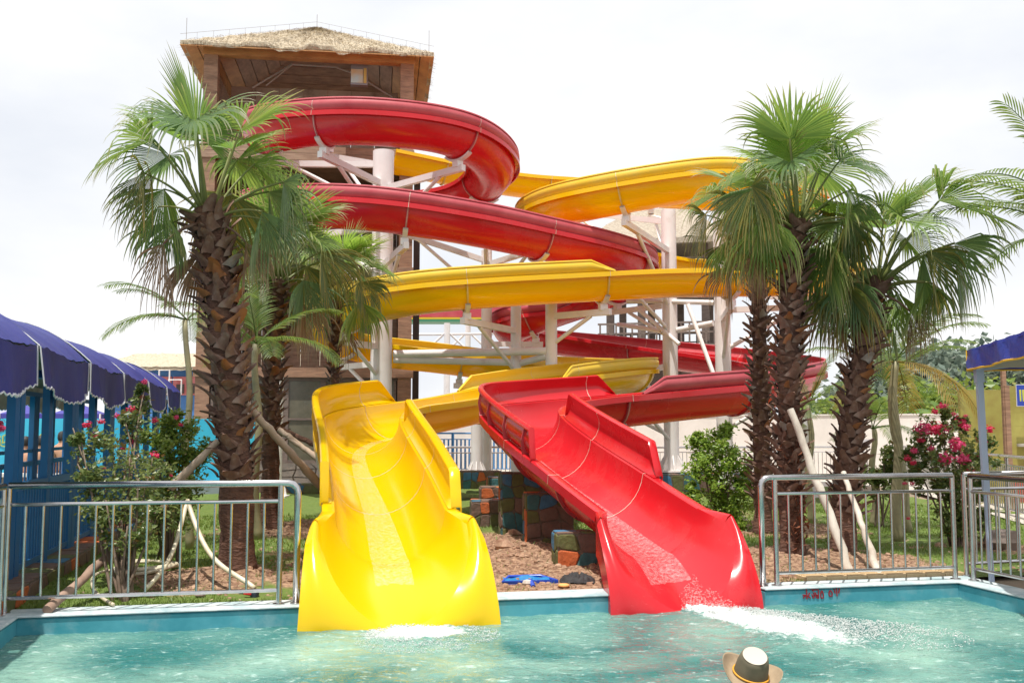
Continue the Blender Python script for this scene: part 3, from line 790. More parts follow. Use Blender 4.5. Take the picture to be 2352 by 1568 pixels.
# ground floor front: glazed windows over stone plinth
zp = P(700, 1062, 26.4).z
pl = MB(); 
tb('plinth_core', .05, WT-.05, .03, .3, 0, zp, MT['mortar'])
rnd = random.Random(3)
gw = 11; gh = 3
jit = {(i, j): (rnd.uniform(-.1,.1) if 0<i<gw else 0, rnd.uniform(-.06,.06) if 0<j<gh else 0) for i in range(gw+1) for j in range(gh+1)}
for i in range(gw):
    for j in range(gh):
        cs = [((ii)*WT/gw+jit[(ii,jj)][0], jj*zp/gh+jit[(ii,jj)][1]) for ii, jj in ((i,j),(i+1,j),(i+1,j+1),(i,j+1))]
        mxp = sum(c[0] for c in cs)/4; mz = sum(c[1] for c in cs)/4
        cs = [(mxp+(c[0]-mxp)*.93, mz+(c[1]-mz)*.90) for c in cs]
        part('stone', MB().prism([TW(c[0], .03, c[1]) for c in cs], -ty*(.03+rnd.uniform(0,.015))), MT['plinth'], tower)
nwin = 5
for k in range(nwin):
    x0 = PW+.03 + k*(WT-2*PW-.06)/nwin; x1 = PW+.03 + (k+1)*(WT-2*PW-.06)/nwin
    f = tb('window', x0, x0+.07, .06, .16, zp, zg2-.002, MT['grey_wood'])
    for (xa, xb, za, zb_) in ((x1-.07, x1, zp, zg2-.002), (x0+.07, x1-.07, zp, zp+.07), (x0+.07, x1-.07, zg2-.09, zg2-.002), (x0+.07, x1-.07, (zp+zg2)/2, (zp+zg2)/2+.05)):
        mm = MB(); q = [TW(x, y, z) for x in (xa,xb) for y in (.065,.155) for z in (za,zb_)]
        mm.add(q, [(0,1,3,2),(4,6,7,5),(0,4,5,1),(2,3,7,6),(0,2,6,4),(1,5,7,3)]); part('frame_bar', mm, MT['grey_wood'], f)
    mm = MB(); q = [TW(x, y, z) for x in (x0+.07,x1-.07) for y in (.10,.112) for z in (zp+.07,zg2-.09)]
    mm.add(q, [(0,1,3,2),(4,6,7,5),(0,4,5,1),(2,3,7,6),(0,2,6,4),(1,5,7,3)]); part('pane', mm, MT['glass'], f)
tb('inner_wall', .2, WT-.2, 1.6, 1.7, 0, zg2, MT['grey_wood'])
for k in range(8):
    y0 = PW+k*(DT-2*PW)/8; tb('side_board', .10, .16, y0+.004, y0+(DT-2*PW)/8-.004, 0, zt-.36, MT['woodh'])
    tb('side_board', WT-.16, WT-.10, y0+.004, y0+(DT-2*PW)/8-.004, zb1, zt-.36, MT['woodh'])
for k in range(8):
    y0 = PW+k*(DT-2*PW)/8; tb('side_board', WT-.16, WT-.10, y0+.004, y0+(DT-2*PW)/8-.004, 0, zb2, MT['wood'])
# ================================================================ FAR PAGODA TOWER
pg = P(1520, 700, 46); PB = Vector((pg.x, pg.y, -.04)); pr = rad(-14)
pag = T('viewing_tower', 'distant grey timber tower with thatched roof seen between the yellow runs', 'tower', tuple(PB))
fx = Vector((math.cos(pr), math.sin(pr), 0)); fy = Vector((-math.sin(pr), math.cos(pr), 0))
def PT(x, y, z): return PB + fx*x + fy*y + Vector((0,0,z))
def pbx(name, x0, x1, y0, y1, z0, z1, m, root=None):
    mm = MB(); q = [PT(x, y, z) for x in (x0,x1) for y in (y0,y1) for z in (z0,z1)]
    mm.add(q, [(0,1,3,2),(4,6,7,5),(0,4,5,1),(2,3,7,6),(0,2,6,4),(1,5,7,3)]); return part(name, mm, m, root or pag)
pe_ = P(1520, 575, 46).z; pa_ = P(1520, 488, 46).z; pd = P(1520, 660, 46).z
for x in (-2.1, -.7, .7, 2.1):
    for y in (-2.1, 2.1): pbx('corner_post', x-.16, x+.16, y-.16, y+.16, 0, pe_+.25, MT['grey_wood'])
for z_ in (pd-.35, pd-3.2): 
    pbx('deck', -2.7, 2.7, -2.7, 2.7, z_, z_+.35, MT['grey_wood'])
for zt_ in (pd, pd-2.85):
    for s_ in (-1, 1):
        pbx('handrail', -2.6, 2.6, s_*2.55-.04, s_*2.55+.04, zt_+.92, zt_+1.0, MT['grey_wood']); pbx('handrail', -2.6, 2.6, s_*2.55-.03, s_*2.55+.03, zt_+.5, zt_+.56, MT['grey_wood'])
        for k in range(15): x = -2.5+k*5/14; pbx('baluster', x-.035, x+.035, s_*2.55-.03, s_*2.55+.03, zt_+.002, zt_+.92, MT['grey_wood'])
for x in (-1.4, 0, 1.4): pbx('wall_panel', x-.68, x+.68, 1.2, 1.26, 0, pd-3.2, MT['grey_wood'])
pbx('wall_panel', -2, 2, 1.3, 1.36, pd+.002, pd+2.4, MT['grey_wood'])
tm = MB(); E4 = [PT(-3.3,-3.3,pe_), PT(3.3,-3.3,pe_), PT(3.3,3.3,pe_), PT(-3.3,3.3,pe_)]; R4 = [PT(-1.2,-1.0,pa_), PT(1.2,-1.0,pa_), PT(1.2,1.0,pa_), PT(-1.2,1.0,pa_)]
for i in range(4):
    a, b, c_, d_ = E4[i], E4[(i+1)%4], R4[(i+1)%4], R4[i]
    base = len(tm.v); nS = 24; nR = 8
    for r_ in range(nR+1):
        for k in range(nS+1):
            p = a.lerp(b, k/nS).lerp(d_.lerp(c_, k/nS), r_/nR); tm.v.append(p + Vector((0,0,.15*noise.noise(p*1.3)+.05*noise.noise(p*5))))
    for r_ in range(nR):
        for k in range(nS): q = base+r_*(nS+1)+k; tm.f.append((q, q+1, q+nS+2, q+nS+1))
    ee = [x-Vector((0,0,.25)) for x in (a, b)]; tm.add([a, b, ee[1], ee[0]], [(0,1,2,3)])
tm.add(R4, [(0,1,2,3)]); tm.add([x-Vector((0,0,.12)) for x in E4], [(3,2,1,0)])
MT['thatch2'] = mat('grey_thatch', (.46,.40,.32), .9, (.28,.23,.18), 9, stretch=(1,1,2.5), bump=.03, bscale=30)
part('thatch_roof', tm, MT['thatch2'], pag, 60)
# outside stair
for k in range(12):
    x = .6+k*.28; pbx('step', x, x+.3, -4.0, -3.0, 2.3*k/12, 2.3*(k+1)/12, MT['grey_wood'])
for s_ in (-4.0, -3.0):
    part('stair_rail', MB().tube([PT(.6, s_, 1.0), PT(3.96, s_, 3.3)], .035, 6), MT['white'], pag)
    for k in range(10): x = .7+k*.35; part('rail_bar', MB().tube([PT(x, s_, 2.3*(x-.6)/3.36), PT(x, s_, 2.3*(x-.6)/3.36+1.0)], .015, 5), MT['white'], pag)
# ================================================================ STAINLESS RAILINGS
BALM = {}
def railing(label, pts, panels, H=1.0, z0=.0, m='steel', r=.029, endloop=None, sp=.13, cat='railing', group=None, br=.0105, pr=.024, zs=(.12,.85)):
    """pts: list of (x,y); rail runs through them with a post at each; balusters between"""
    pts = [Vector((p[0], p[1], z0)) for p in pts]
    root = T('railing', label, cat, tuple(pts[0]), group); M_ = MT[m]
    Z = Vector((0,0,1))
    top = [p + Z*H for p in pts]
    line = list(top)
    if endloop == 'start':
        d = (pts[0]-pts[1]).normalized(); e = pts[0] + d*.14
        arc = [e + Z*z for z in (0, H-.08)] + [e - d*(.08-.08*math.cos(a)) + Z*(H-.08+.08*math.sin(a)) for a in (rad(30), rad(60), rad(90))]
        line = arc + line
        part('end_post_foot', MB().tube([e+Z*.002, e+Z*.014], .05, 14), M_, root, 40)
    if endloop == 'end':
        d = (pts[-1]-pts[-2]).normalized(); e = pts[-1] + d*.14
        arc = [e + Z*z for z in (0, H-.08)] + [e - d*(.08-.08*math.cos(a)) + Z*(H-.08+.08*math.sin(a)) for a in (rad(30), rad(60), rad(90))]
        line = line + arc[::-1]
        part('end_post_foot', MB().tube([e+Z*.002, e+Z*.014], .05, 14), M_, root, 40)
    part('handrail', MB().tube(line, r, 12), M_, root, 'all')
    key = (m, H, br)
    if key not in BALM:
        BALM[key] = (MB().tube([(0,0,zs[0]*H),(0,0,zs[1]*H)], br, 8).mesh('baluster', M_, 40), MB().tube([(0,0,0),(0,0,H)], pr, 12).mesh('post', M_, 40), MB().tube([(0,0,.002),(0,0,.014)], .05, 14).mesh('post_foot', M_, 40))
    bm_, pm_, fm_ = BALM[key]
    for p in pts: inst('post', pm_, root, p); inst('post_foot', fm_, root, p)
    for i in panels:
        a, b = pts[i], pts[i+1]; Lp = (b-a).length; d = (b-a).normalized()
        for zf in zs: part('cross_rail', MB().tube([a+d*.02+Z*zf*H, b-d*.02+Z*zf*H], .0155, 8), M_, root, 40)
        n = max(1, round(Lp/sp))
        for k in range(1, n): inst('baluster', bm_, root, a+d*(Lp*k/n))
    return root
def wp(a, b): p = W(a, b); return (p.x, p.y)
aL = a_of(640, .1); railing('bright steel railing along the pool edge left of the yellow slide', [wp(-.13,.13), wp(aL,.1)], [0], endloop='end')
railing('steel railing on the left pool side, running out of frame toward the camera', [wp(-.14,.02), wp(-.14,-2.1), wp(-.14,-4.3)], [0,1])
aR = a_of(1787, .1); railing('bright steel railing along the pool edge right of the red slide', [wp(aR,.12), wp(POOLW+.06,.12)], [0], endloop='start')
railing('steel railing on the right pool side, running out of frame toward the camera', [wp(POOLW+.17,.0), wp(POOLW+.17,-2.2), wp(POOLW+.17,-4.4)], [0,1])
railing('steel railing heading off to the right from the pool corner under the blue tent', [wp(POOLW+.32,.3), wp(POOLW+2.3,.55), wp(POOLW+4.5,.8)], [0,1])
pa = [(6.6+.2*k*1.9+.55, 11.2+.98*k*1.9) for k in range(9)]
railing('long steel railing beside the pale path, behind the pink flowering bush', pa, list(range(8)), sp=.13)
pa = [(9.9+.2*k*2, 12.2+.98*k*2) for k in range(7)]
railing('farther steel railing on the other side of the pale path at right', pa, list(range(6)), sp=.14)
def uP(u, Y): p = P(u, 1000, Y); return (p.x, p.y)
pa = [uP(1448,29.5), uP(1535,29.6), uP(1548,29.7), uP(1625,29.8), uP(1710,29.9), uP(1850,30), uP(1990,30.2)]
railing('grey steel railing in front of the white wall behind the green bush', pa, [0,2,3,4,5], H=.95, z0=-.04, sp=.13)
pa = [uP(985,27), uP(1030,27.1), uP(1112,27.2), uP(1200,27.3)]
railing('steel railing seen between the two slides in front of the blue fence', pa, [0,1,2], H=1.0, z0=-.04, sp=.12)
MT['bluefence'] = mat('blue_painted_metal', (.007,.10,.27), .5, (.010,.125,.32), 3)
MT['blue2'] = mat('light_blue_painted_fence', (.05,.22,.50), .4)
pa = [uP(950,33.5), uP(1040,33.6), uP(1125,33.7), uP(1230,33.8)]
railing('blue fence seen between the two slides behind the steel railing', pa, [0,1,2], H=1.35, z0=-.04, m='blue2', sp=.14, br=.03, pr=.05)
# ================================================================ WHITE WALL
MT['whitewall'] = mat('white_render', (.74,.70,.66), .9, (.66,.62,.58), 2, world=True, dirt=(.55,.50,.46), dscale=1.2, dlo=.6, dhi=.9)
wa = T('boundary_wall', 'long low white rendered wall behind the slides and bushes', 'wall', (6, 33, -.05))
wps = [Vector((*uP(955,38),0)), Vector((*uP(1460,35),0)), Vector((*uP(1900,33),0)), Vector((*uP(2330,30.5),0)), Vector((*uP(2600,29),0))]
for a, b in zip(wps, wps[1:]):
    zt_ = P(1800, 955, 34).z; mid = (a+b)/2; d = b-a
    part('wall_section', MB().box((mid.x, mid.y, zt_/2-.03), (d.length-.01, .2, zt_+.04), math.atan2(d.y, d.x)), MT['whitewall'], wa)
    part('coping', MB().box((mid.x, mid.y, zt_+.02), (d.length-.01, .26, .05), math.atan2(d.y, d.x)), MT['whitewall'], wa)
# ================================================================ COLOURED STONE WALLS
PAINT = ['st_blue','st_orange','st_olive','st_brown','st_brown','st_teal','st_olive','st_brown']
def stone_block(name, label, cat, c, size, rz, cell=.28, seed=1, group='crazy-stone garden walls and piers', pal=None):
    """box faced with separate painted stones on the camera side, its left side and its top"""
    r_ = random.Random(seed); c = Vector(c); lx, ly, lz = size
    root = T(name, label, cat, tuple(c), group)
    Rm = Matrix.Rotation(rz, 3, 'Z')
    part('core', MB().box(c+Vector((0,0,lz/2)), (lx-.03, ly-.03, lz-.02), rz), MT['mortar'], root)
    def face(o, ax, ay, n, LX, LY):
        nx = max(1, round(LX/cell)); ny = max(1, round(LY/cell))
        J = {(i,j): (r_.uniform(-.3,.3)*LX/nx if 0<i<nx else 0, r_.uniform(-.3,.3)*LY/ny if 0<j<ny else 0) for i in range(nx+1) for j in range(ny+1)}
        for i in range(nx):
            for j in range(ny):
                cs = [(ii*LX/nx+J[(ii,jj)][0], jj*LY/ny+J[(ii,jj)][1]) for ii, jj in ((i,j),(i+1,j),(i+1,j+1),(i,j+1))]
                mx_ = sum(q[0] for q in cs)/4; my_ = sum(q[1] for q in cs)/4
                g_ = .018
                oct_ = []
                for k in range(4):           # shrink, and cut corners
                    p_, q_, nx_ = cs[k-1], cs[k], cs[(k+1) % 4]
                    for o_ in (p_, nx_): oct_.append((q_[0]+(o_[0]-q_[0])*.13, q_[1]+(o_[1]-q_[1])*.13))
                oct_ = [(mx_+(q[0]-mx_)*.93, my_+(q[1]-my_)*.93) for q in oct_]
                top_ = [(mx_+(q[0]-mx_)*.89, my_+(q[1]-my_)*.89) for q in oct_]
                h = .009 + r_.uniform(0,.009)
                vs = [c + Rm @ (o + ax*q[0] + ay*q[1]) for q in oct_] + [c + Rm @ (o + ax*q[0] + ay*q[1] + n*h*.7) for q in oct_] + [c + Rm @ (o + ax*q[0] + ay*q[1] + n*h) for q in top_]
                fs = [(k, (k+1)%8, 8+(k+1)%8, 8+k) for k in range(8)] + [(8+k, 8+(k+1)%8, 16+(k+1)%8, 16+k) for k in range(8)] + [tuple(range(16,24))]
                part('stone', MB().add(vs, fs), MT[r_.choice(pal or PAINT)], root)
    X, Y_, Z = Vector((1,0,0)), Vector((0,1,0)), Vector((0,0,1))
    face(Vector((-lx/2+.01,-ly/2+.015,.0)), X, Z, -Y_, lx-.02, lz-.015)
    face(Vector((-lx/2+.015,ly/2-.01,.0)), -Y_, Z, -X, ly-.02, lz-.015)
    face(Vector((-lx/2+.01,-ly/2+.01,lz-.012)), X, Y_, Z, lx-.02, ly-.02)
    return root
def pier(ul, ur, vtop, vbot, Y, th, label, seed, rz=.06):
    a = P(ul, vbot, Y); b = P(ur, vbot, Y); zt_ = P(ul, vtop, Y).z; z0 = a.z-.1
    c = Vector(((a.x+b.x)/2, Y+th/2, z0)); return stone_block('stone_pier', label, 'stone pier', c, (b.x-a.x, th, zt_-z0), rz, .17, seed)
pier(1147, 1262, 1085, 1225, 12.9, .30, 'tallest painted stone pier under the red slide', 5, .16)
pier(1203, 1318, 1132, 1250, 11.9, .30, 'middle painted stone pier under the red slide', 16, .16)
pier(1272, 1372, 1222, 1318, 10.2, .30, 'lowest painted stone pier nearest the pool under the red slide', 27, .16)
pier(1078, 1150, 1150, 1200, 14.4, .5, 'low painted stone step left of the tallest pier', 31, .1)
pier(1100, 1160, 1118, 1160, 15.6, .5, 'painted stone step behind the low one', 35, .1)
pier(1118, 1176, 1096, 1130, 16.8, .6, 'rear painted stone step near the white column base', 38, .1)
pier(1020, 1150, 1082, 1112, 20.5, .6, 'low stone planter wall below the short column between the slides', 41, .12)
q = P(1560, 1078, 23.6)
stone_block('stone_ledge', 'long low painted stone ledge carrying the tall white columns', 'stone ledge', (q.x-.2, q.y+.4, 0), (4.6, 1.6, .41), .1, .36, 44)
stone_block('stone_ledge', 'low painted stone ledge in front of the ground floor windows behind left palms', 'stone ledge', (-6.2, 22.6, 0), (5.0, .5, .22), .12, .34, 47)
# ================================================================ BLUE CORRIDOR (left)
cor = T('blue_corridor', 'blue steel walkway corridor with indigo fabric canopy at far left', 'walkway', tuple(W(-1.05, 4, 0)))
MT['canopy'] = mat('indigo_canvas', (.024,.032,.19), .55, (.038,.048,.27), 1.5, bump=.01, bscale=4, transl=.12)
MT['lining'] = mat('pale_canvas_lining', (.34,.31,.26), .8, (.25,.22,.18), 4, transl=.25)
MT['trimw'] = mat('white_piping', (.62,.62,.66), .7)
AN, AF = -.36, -1.85
def cbeam(name, a, b, w_, h_, m=None): return part(name, MB().beam(a, b, w_, h_), m or MT['bluefence'], cor)
BAY = 2.32; b0 = 1.16 - BAY*2.0; NB = 7
balm = MB().tube([(0,0,0),(0,0,.78)], .014, 6).mesh('baluster', MT['bluefence'], 40)
for side_, a_ in (('n', AN), ('f', AF)):
    bb0, bb1 = b0, b0+NB*BAY
    cbeam('top_rail', W(a_, bb0, .93), W(a_, bb1, .93), .07, .07)
    cbeam('bottom_rail', W(a_, bb0, .2), W(a_, bb1, .2), .05, .05)
    cbeam('eave_beam', W(a_, bb0, 1.98), W(a_, bb1, 1.98), .07, .07)
    for k in range(NB+1):
        for dd in ((-.10, .08) if side_ == 'n' else (-.08, .08)):
            cbeam('post', W(a_, b0+k*BAY+dd, 0), W(a_, b0+k*BAY+dd, 1.96), .08, .08)
        if k < NB: cbeam('post', W(a_, b0+(k+.5)*BAY, 0), W(a_, b0+(k+.5)*BAY, 1.96), .075, .075)
    nbal = int(NB*BAY/.105)
    for k in range(nbal):
        if side_ == 'f' and k % 2: continue
        inst('baluster', balm, cor, W(a_, b0+.05+k*.105, .17))
    if side_ == 'f': cbeam('mid_rail', W(a_, bb0, 1.12), W(a_, bb1, 1.12), .05, .05)
for k in range(NB):
    q0, q1 = b0+k*BAY+.05, b0+(k+1)*BAY-.05
    def roofp(s, t):
        b_ = q0+(q1-q0)*s; w_ = -1+2*t
        a_ = (AN+AF)/2 + w_*((AN-AF)/2+.16); z = 2.66 - .46*abs(w_)**2.0 - .05*math.sin(PI*s)*(1-abs(w_)*.3) + .03*noise.noise(Vector((b_*3, w_*2, k)))+.012*noise.noise(Vector((b_*7, w_*5, k)))*abs(w_)
        return W(a_, b_, z)
    part('canopy_roof', MB().grid(roofp, 20, 20), MT['canopy'], cor, 'all')
    for sgn, t_ in ((1, 1), (-1, 0)):
        def val(s, t):
            p = roofp(s, t_); sc_ = .36 + .09*math.sin(PI*s) + .022*abs((s*22) % 1 - .5)*2
            b_ = q0+(q1-q0)*s
            return p + EX*sgn*(.035*math.sin(b_*4.3+k)*t+.008*math.sin(b_*13)*t+.02*t) - Vector((0,0,sc_*t*.95 - .02*math.sin(s*PI*2)))
        part('valance', MB().grid(val, 132, 6), MT['canopy'] if sgn > 0 else MT['lining'], cor, 'all')
        edge = [val(i/132, 1) + EX*sgn*.006 for i in range(133)]
        part('valance_piping', MB().tube(edge, .008, 5), MT['trimw'], cor)
        for s_ in (0, 1): part('valance_piping', MB().tube([val(s_, j/6)+EX*sgn*.006 for j in range(7)], .007, 5), MT['trimw'], cor)
    part('lining', MB().grid(lambda s, t: roofp(s, t)-Vector((0,0,.05)), 6, 6), MT['lining'], cor, 'all')
    part('ridge_piping', MB().tube([roofp(0, j/16)+Vector((0,0,.004)) for j in range(17)], .007, 5), MT['trimw'], cor)
stone_block('stone_ledge', 'low painted stone kerb under the blue corridor railing', 'stone ledge', tuple(W(-.28, 5.6, -.02)), (11.0, .34, .16), ROT+PI/2, .34, 51, pal=['st_brown','st_blue','st_orange','st_brown','st_olive','st_brown'])
# second pool & floor behind the corridor
MT['turq'] = mat('turquoise_floor', (.05,.42,.38), .25, (.08,.5,.45), 1.2, world=True)
struct('side_pool', MB().add([W(-14,-6,-.03), W(-2.1,-6,-.03), W(-2.1,9,-.03), W(-14,9,-.03)], [(0,1,2,3)]), MT['turq'])
struct('corridor_floor', MB().add([W(-2.1,-6,-.02), W(-.32,-6,-.02), W(-.32,13,-.02), W(-2.1,13,-.02)], [(0,1,2,3)]), MT['turq'])
# mural wall
mw = T('mural_wall', 'low cyan painted wall with yellow Chinese characters behind the corridor', 'wall', tuple(W(-8, 15.2, 0)))
MT['cyan'] = mat('cyan_paint', (.03,.42,.68), .5, (.06,.52,.72), 1.2, world=True)
MT['greyf'] = mat('grey_floor', (.25,.30,.34), .7)
MT['yelp'] = mat('yellow_green_paint', (.50,.52,.06), .5); MT['pinkp'] = mat('pink_paint', (.6,.05,.15), .5)
part('wall_face', MB().add([W(a,b,z) for a in (-18,1.2) for b in (15.0,15.25) for z in (.28,1.68)], [(0,1,3,2),(4,6,7,5),(0,4,5,1),(2,3,7,6),(0,2,6,4),(1,5,7,3)]), MT['cyan'], mw)
part('base_step', MB().add([W(a,b,z) for a in (-18,1.2) for b in (14.6,15.25) for z in (0,.279)], [(0,1,3,2),(4,6,7,5),(0,4,5,1),(2,3,7,6),(0,2,6,4),(1,5,7,3)]), MT['greyf'], mw)
def text_mesh(s_, size, m, root, loc, R, name='lettering', extrude=.004):
    cu = bpy.data.curves.new('t', 'FONT'); cu.body = s_; cu.size = size; cu.extrude = extrude; cu.align_x = 'CENTER'; cu.align_y = 'CENTER'; cu.resolution_u = 3
    o = bpy.data.objects.new('t', cu); C.objects.link(o); dg = bpy.context.evaluated_depsgraph_get(); dg.update()
    me = bpy.data.meshes.new_from_object(o.evaluated_get(dg)); bpy.data.objects.remove(o); me.materials.clear(); me.materials.append(m)
    return inst(name, me, root, loc, R)
RT = Matrix.Rotation(ROT, 3, 'Z') @ Matrix.Rotation(PI/2, 3, 'X')
for s_, u, v, sz in (('欢', -18, 985, .34), ('迎', 10, 1014, .30), ('园', 34, 985, .34), ('您', 108, 1008, .34), ('光', 182, 985, .3), ('临', 226, 1008, .3)):
    if u > 130 or u < 0: continue
    a_ = a_of(u, 14.99, 1.2); z = P(u, v, W(a_, 14.99).y).z
    text_mesh(s_, sz, MT['yelp'], mw, W(a_, 14.985, z), RT)
fm = MB()
zz = P(2, 995, W(a_of(2, 14.98, 1), 14.98).y).z
for dx, dz, s_ in ((-.1,.25,.22),(.02,.12,.25),(-.12,-.02,.2)):
    c_ = W(a_of(0, 14.98, 1)+dx-.1, 14.985, zz+dz)
    fm.add([c_-EX*s_*.8, c_+Vector((0,0,s_*.4)), c_+EX*s_, c_-Vector((0,0,s_*.35))], [(0,3,2,1)])
part('painted_flower', fm, MT['pinkp'], mw)
# small blue party tents beyond
MT['tentblue'] = mat('blue_tent_cloth', (.05,.045,.28), .6); MT['tentpale'] = mat('pale_tent_cloth', (.45,.45,.62), .6, transl=.3); MT['redlogo'] = mat('red_print', (.55,.02,.03), .6)
for i, (u, lab, logo) in enumerate(((-10,'pale blue tent roof at the frame edge beyond the cyan wall',0),(70,'blue tent with white lettering band beyond the cyan wall',0),(185,'blue tent with a red oval logo beyond the cyan wall',1))):
    c_ = P(u, 945, 27.5); r_ = T('party_tent', lab, 'tent', (c_.x, c_.y, 0), 'party tents beyond the cyan wall')
    s_ = .62; z0 = P(u, 950, 27).z; z1 = P(u, 935, 27).z; zv = P(u, 962, 27).z
    q = [c_+EX*x*s_+EY*y*s_ for x, y in ((-1,-1),(1,-1),(1,1),(-1,1))]
    q = [Vector((p.x, p.y, z0)) for p in q]; ap = Vector((c_.x, c_.y, z1+.1))
    part('tent_roof', MB().add(q+[ap], [(0,1,4),(1,2,4),(2,3,4),(3,0,4)]), MT['tentpale'] if i == 0 else MT['tentblue'], r_)
    part('tent_valance', MB().add(q+[Vector((p.x,p.y,zv)) for p in q], [(k,(k+1)%4,4+(k+1)%4,4+k) for k in range(4)]), MT['tentblue'], r_)
    for p in q: part('leg', MB().tube([Vector((p.x,p.y,0)), p], .025, 6), MT['white'], r_)
    if logo:
        o_ = Vector((c_.x, c_.y, (z0+zv)/2)) - EY*(s_+.012)
        part('logo_oval', MB().add([o_+EX*.22*math.cos(2*PI*k/16)+Vector((0,0,.085*math.sin(2*PI*k/16))) for k in range(16)], [tuple(range(16))]), MT['redlogo'], r_)
        text_mesh('hey', .15, MT['whitewall'], r_, o_-EY*.006, RT)
# ================================================================ FAR LEFT BUILDING
fb = T('thatched_building', 'long low blue building with thatched roof behind the indigo canopy', 'building', tuple(P(380, 1000, 33)))
z0 = P(380, 842, 33).z; z1 = P(380, 812, 35).z
xa, xb = P(196, 840, 33).x, P(760, 840, 33).x
MT['wallblue'] = mat('blue_wall_paint', (.05,.16,.42), .6, (.07,.22,.50), 2); MT['wallpink'] = mat('pink_wall_paint', (.60,.20,.20), .6, (.5,.12,.12), 4)
part('wall', MB().add([(x,y,z) for x in (xa+.6,xb) for y in (33.4,37) for z in (-.05,z0+.1)], [(0,1,3,2),(4,6,7,5),(0,4,5,1),(2,3,7,6),(0,2,6,4),(1,5,7,3)]), MT['wallblue'], fb)
rf = MB().grid(lambda s, t: (xa+(xb-xa)*s+ (.9*t if s < .5 else 0)*(1-s*2 if s<.5 else 0), 33+2.2*t, z0+(z1-z0+.02)*t+.04*noise.noise(Vector((s*40,t*6,0)))), 90, 10)
rf.grid(lambda s, t: (xa+(xb-xa)*s, 33+.02, z0-.12*t+.03*noise.noise(Vector((s*40,0,0)))), 90, 1)
rf.f = [f for f in rf.f]
part('thatch_roof', rf, MT['thatch'], fb, 'all')
for k in range(9):
    x = P(300+k*38, 860, 33.3).x; f = part('window', MB().box((x, 33.37, z0-.62), (.5,.06,.62)), MT['wallpink'], fb)
    part('pane', MB().box((x, 33.325, z0-.72), (.26,.02,.3)), MT['darkmetal'], f)
for (u0,u1,v0,v1) in ((366,388,850,905),(388,416,872,905)):
    a, b = P(u0, v0, 32.6), P(u1, v1, 32.6); m = MB(); z = [a.z, b.z]
    m.tube([(a.x,32.6,a.z),(b.x,32.6,a.z),(b.x,32.6,b.z),(a.x,32.6,b.z)], .03, 6, closed=True); part('window_frame', m, MT['white'], fb)
# ================================================================ FAR STRIPED SLIDE and mast
fs = T('striped_slide', 'far red slide edged in yellow and green seen under the long yellow run', 'water slide', tuple(P(1050, 730, 42)))
MT['green'] = mat('green_paint', (.05,.22,.12), .5)
for v0, v1, m, dy in ((700,728,'redout',0),(729,733,'yrib',-.05),(734,739,'green',-.1)):
    a, b = P(930, v0, 42), P(1200, v0, 42); c_ = P(930, v1, 42)
    nm = 'trough_section' if m == 'redout' else ('yellow_edge' if m == 'yrib' else 'green_edge')
    part(nm, MB().add([(x,y,z) for x in (a.x,b.x) for y in (42+dy,43) for z in (c_.z,a.z)], [(0,1,3,2),(4,6,7,5),(0,4,5,1),(2,3,7,6),(0,2,6,4),(1,5,7,3)]), MT[m], fs)
def mast(u, Y, vt, label):
    a = P(u, vt, Y); r_ = T('support_mast', label, 'steel mast', (a.x, a.y, 0), 'far white masts')
    part('shaft', MB().tube([(a.x,a.y,-.04),(a.x,a.y,a.z)], .12, 12), MT['white'], r_, 40)
    for s_ in (-1,1): part('brace', MB().tube([(a.x,a.y,a.z-.3),(a.x+s_*1.9,a.y,a.z-2.1)], .05, 6), MT['white'], r_, 40)
    part('crossbar', MB().tube([(a.x-2.3,a.y,a.z-.45),(a.x+2.6,a.y,a.z-.4)], .05, 6), MT['white'], r_, 40)
mast(1027, 38, 742, 'white mast with diagonal braces seen right of the timber tower'); mast(1075, 44, 745, 'thinner far white mast behind the braced one')
# ================================================================ POP-UP TENT (right)
tn = T('canopy_tent', 'blue pop-up canopy tent with yellow piping at the right frame edge', 'tent', tuple(PZ(2277,1335,0)))
MT['tentb'] = mat('royal_blue_tent_cloth', (.05,.075,.40), .35, (.07,.10,.48), 2, bump=.02, bscale=3, transl=.18); MT['piping'] = mat('yellow_piping', (.75,.42,.03), .6)
MT['legp'] = mat('pale_blue_tent_frame', (.40,.46,.60), .4); MT['tentin'] = mat('tent_lining', (.55,.50,.42), .8, transl=.2); MT['strap'] = mat('orange_strap', (.75,.25,.02), .7)
A_ = P(2222, 851, 9.9); d1 = Vector((-.215,-.977,0)); d2 = Vector((.977,-.215,0)); S_ = 3.0
cr4 = [A_, A_+d1*S_, A_+d1*S_+d2*S_, A_+d2*S_]; vh = .20
apx = A_+d1*S_/2+d2*S_/2+Vector((0,0,vh+.75))
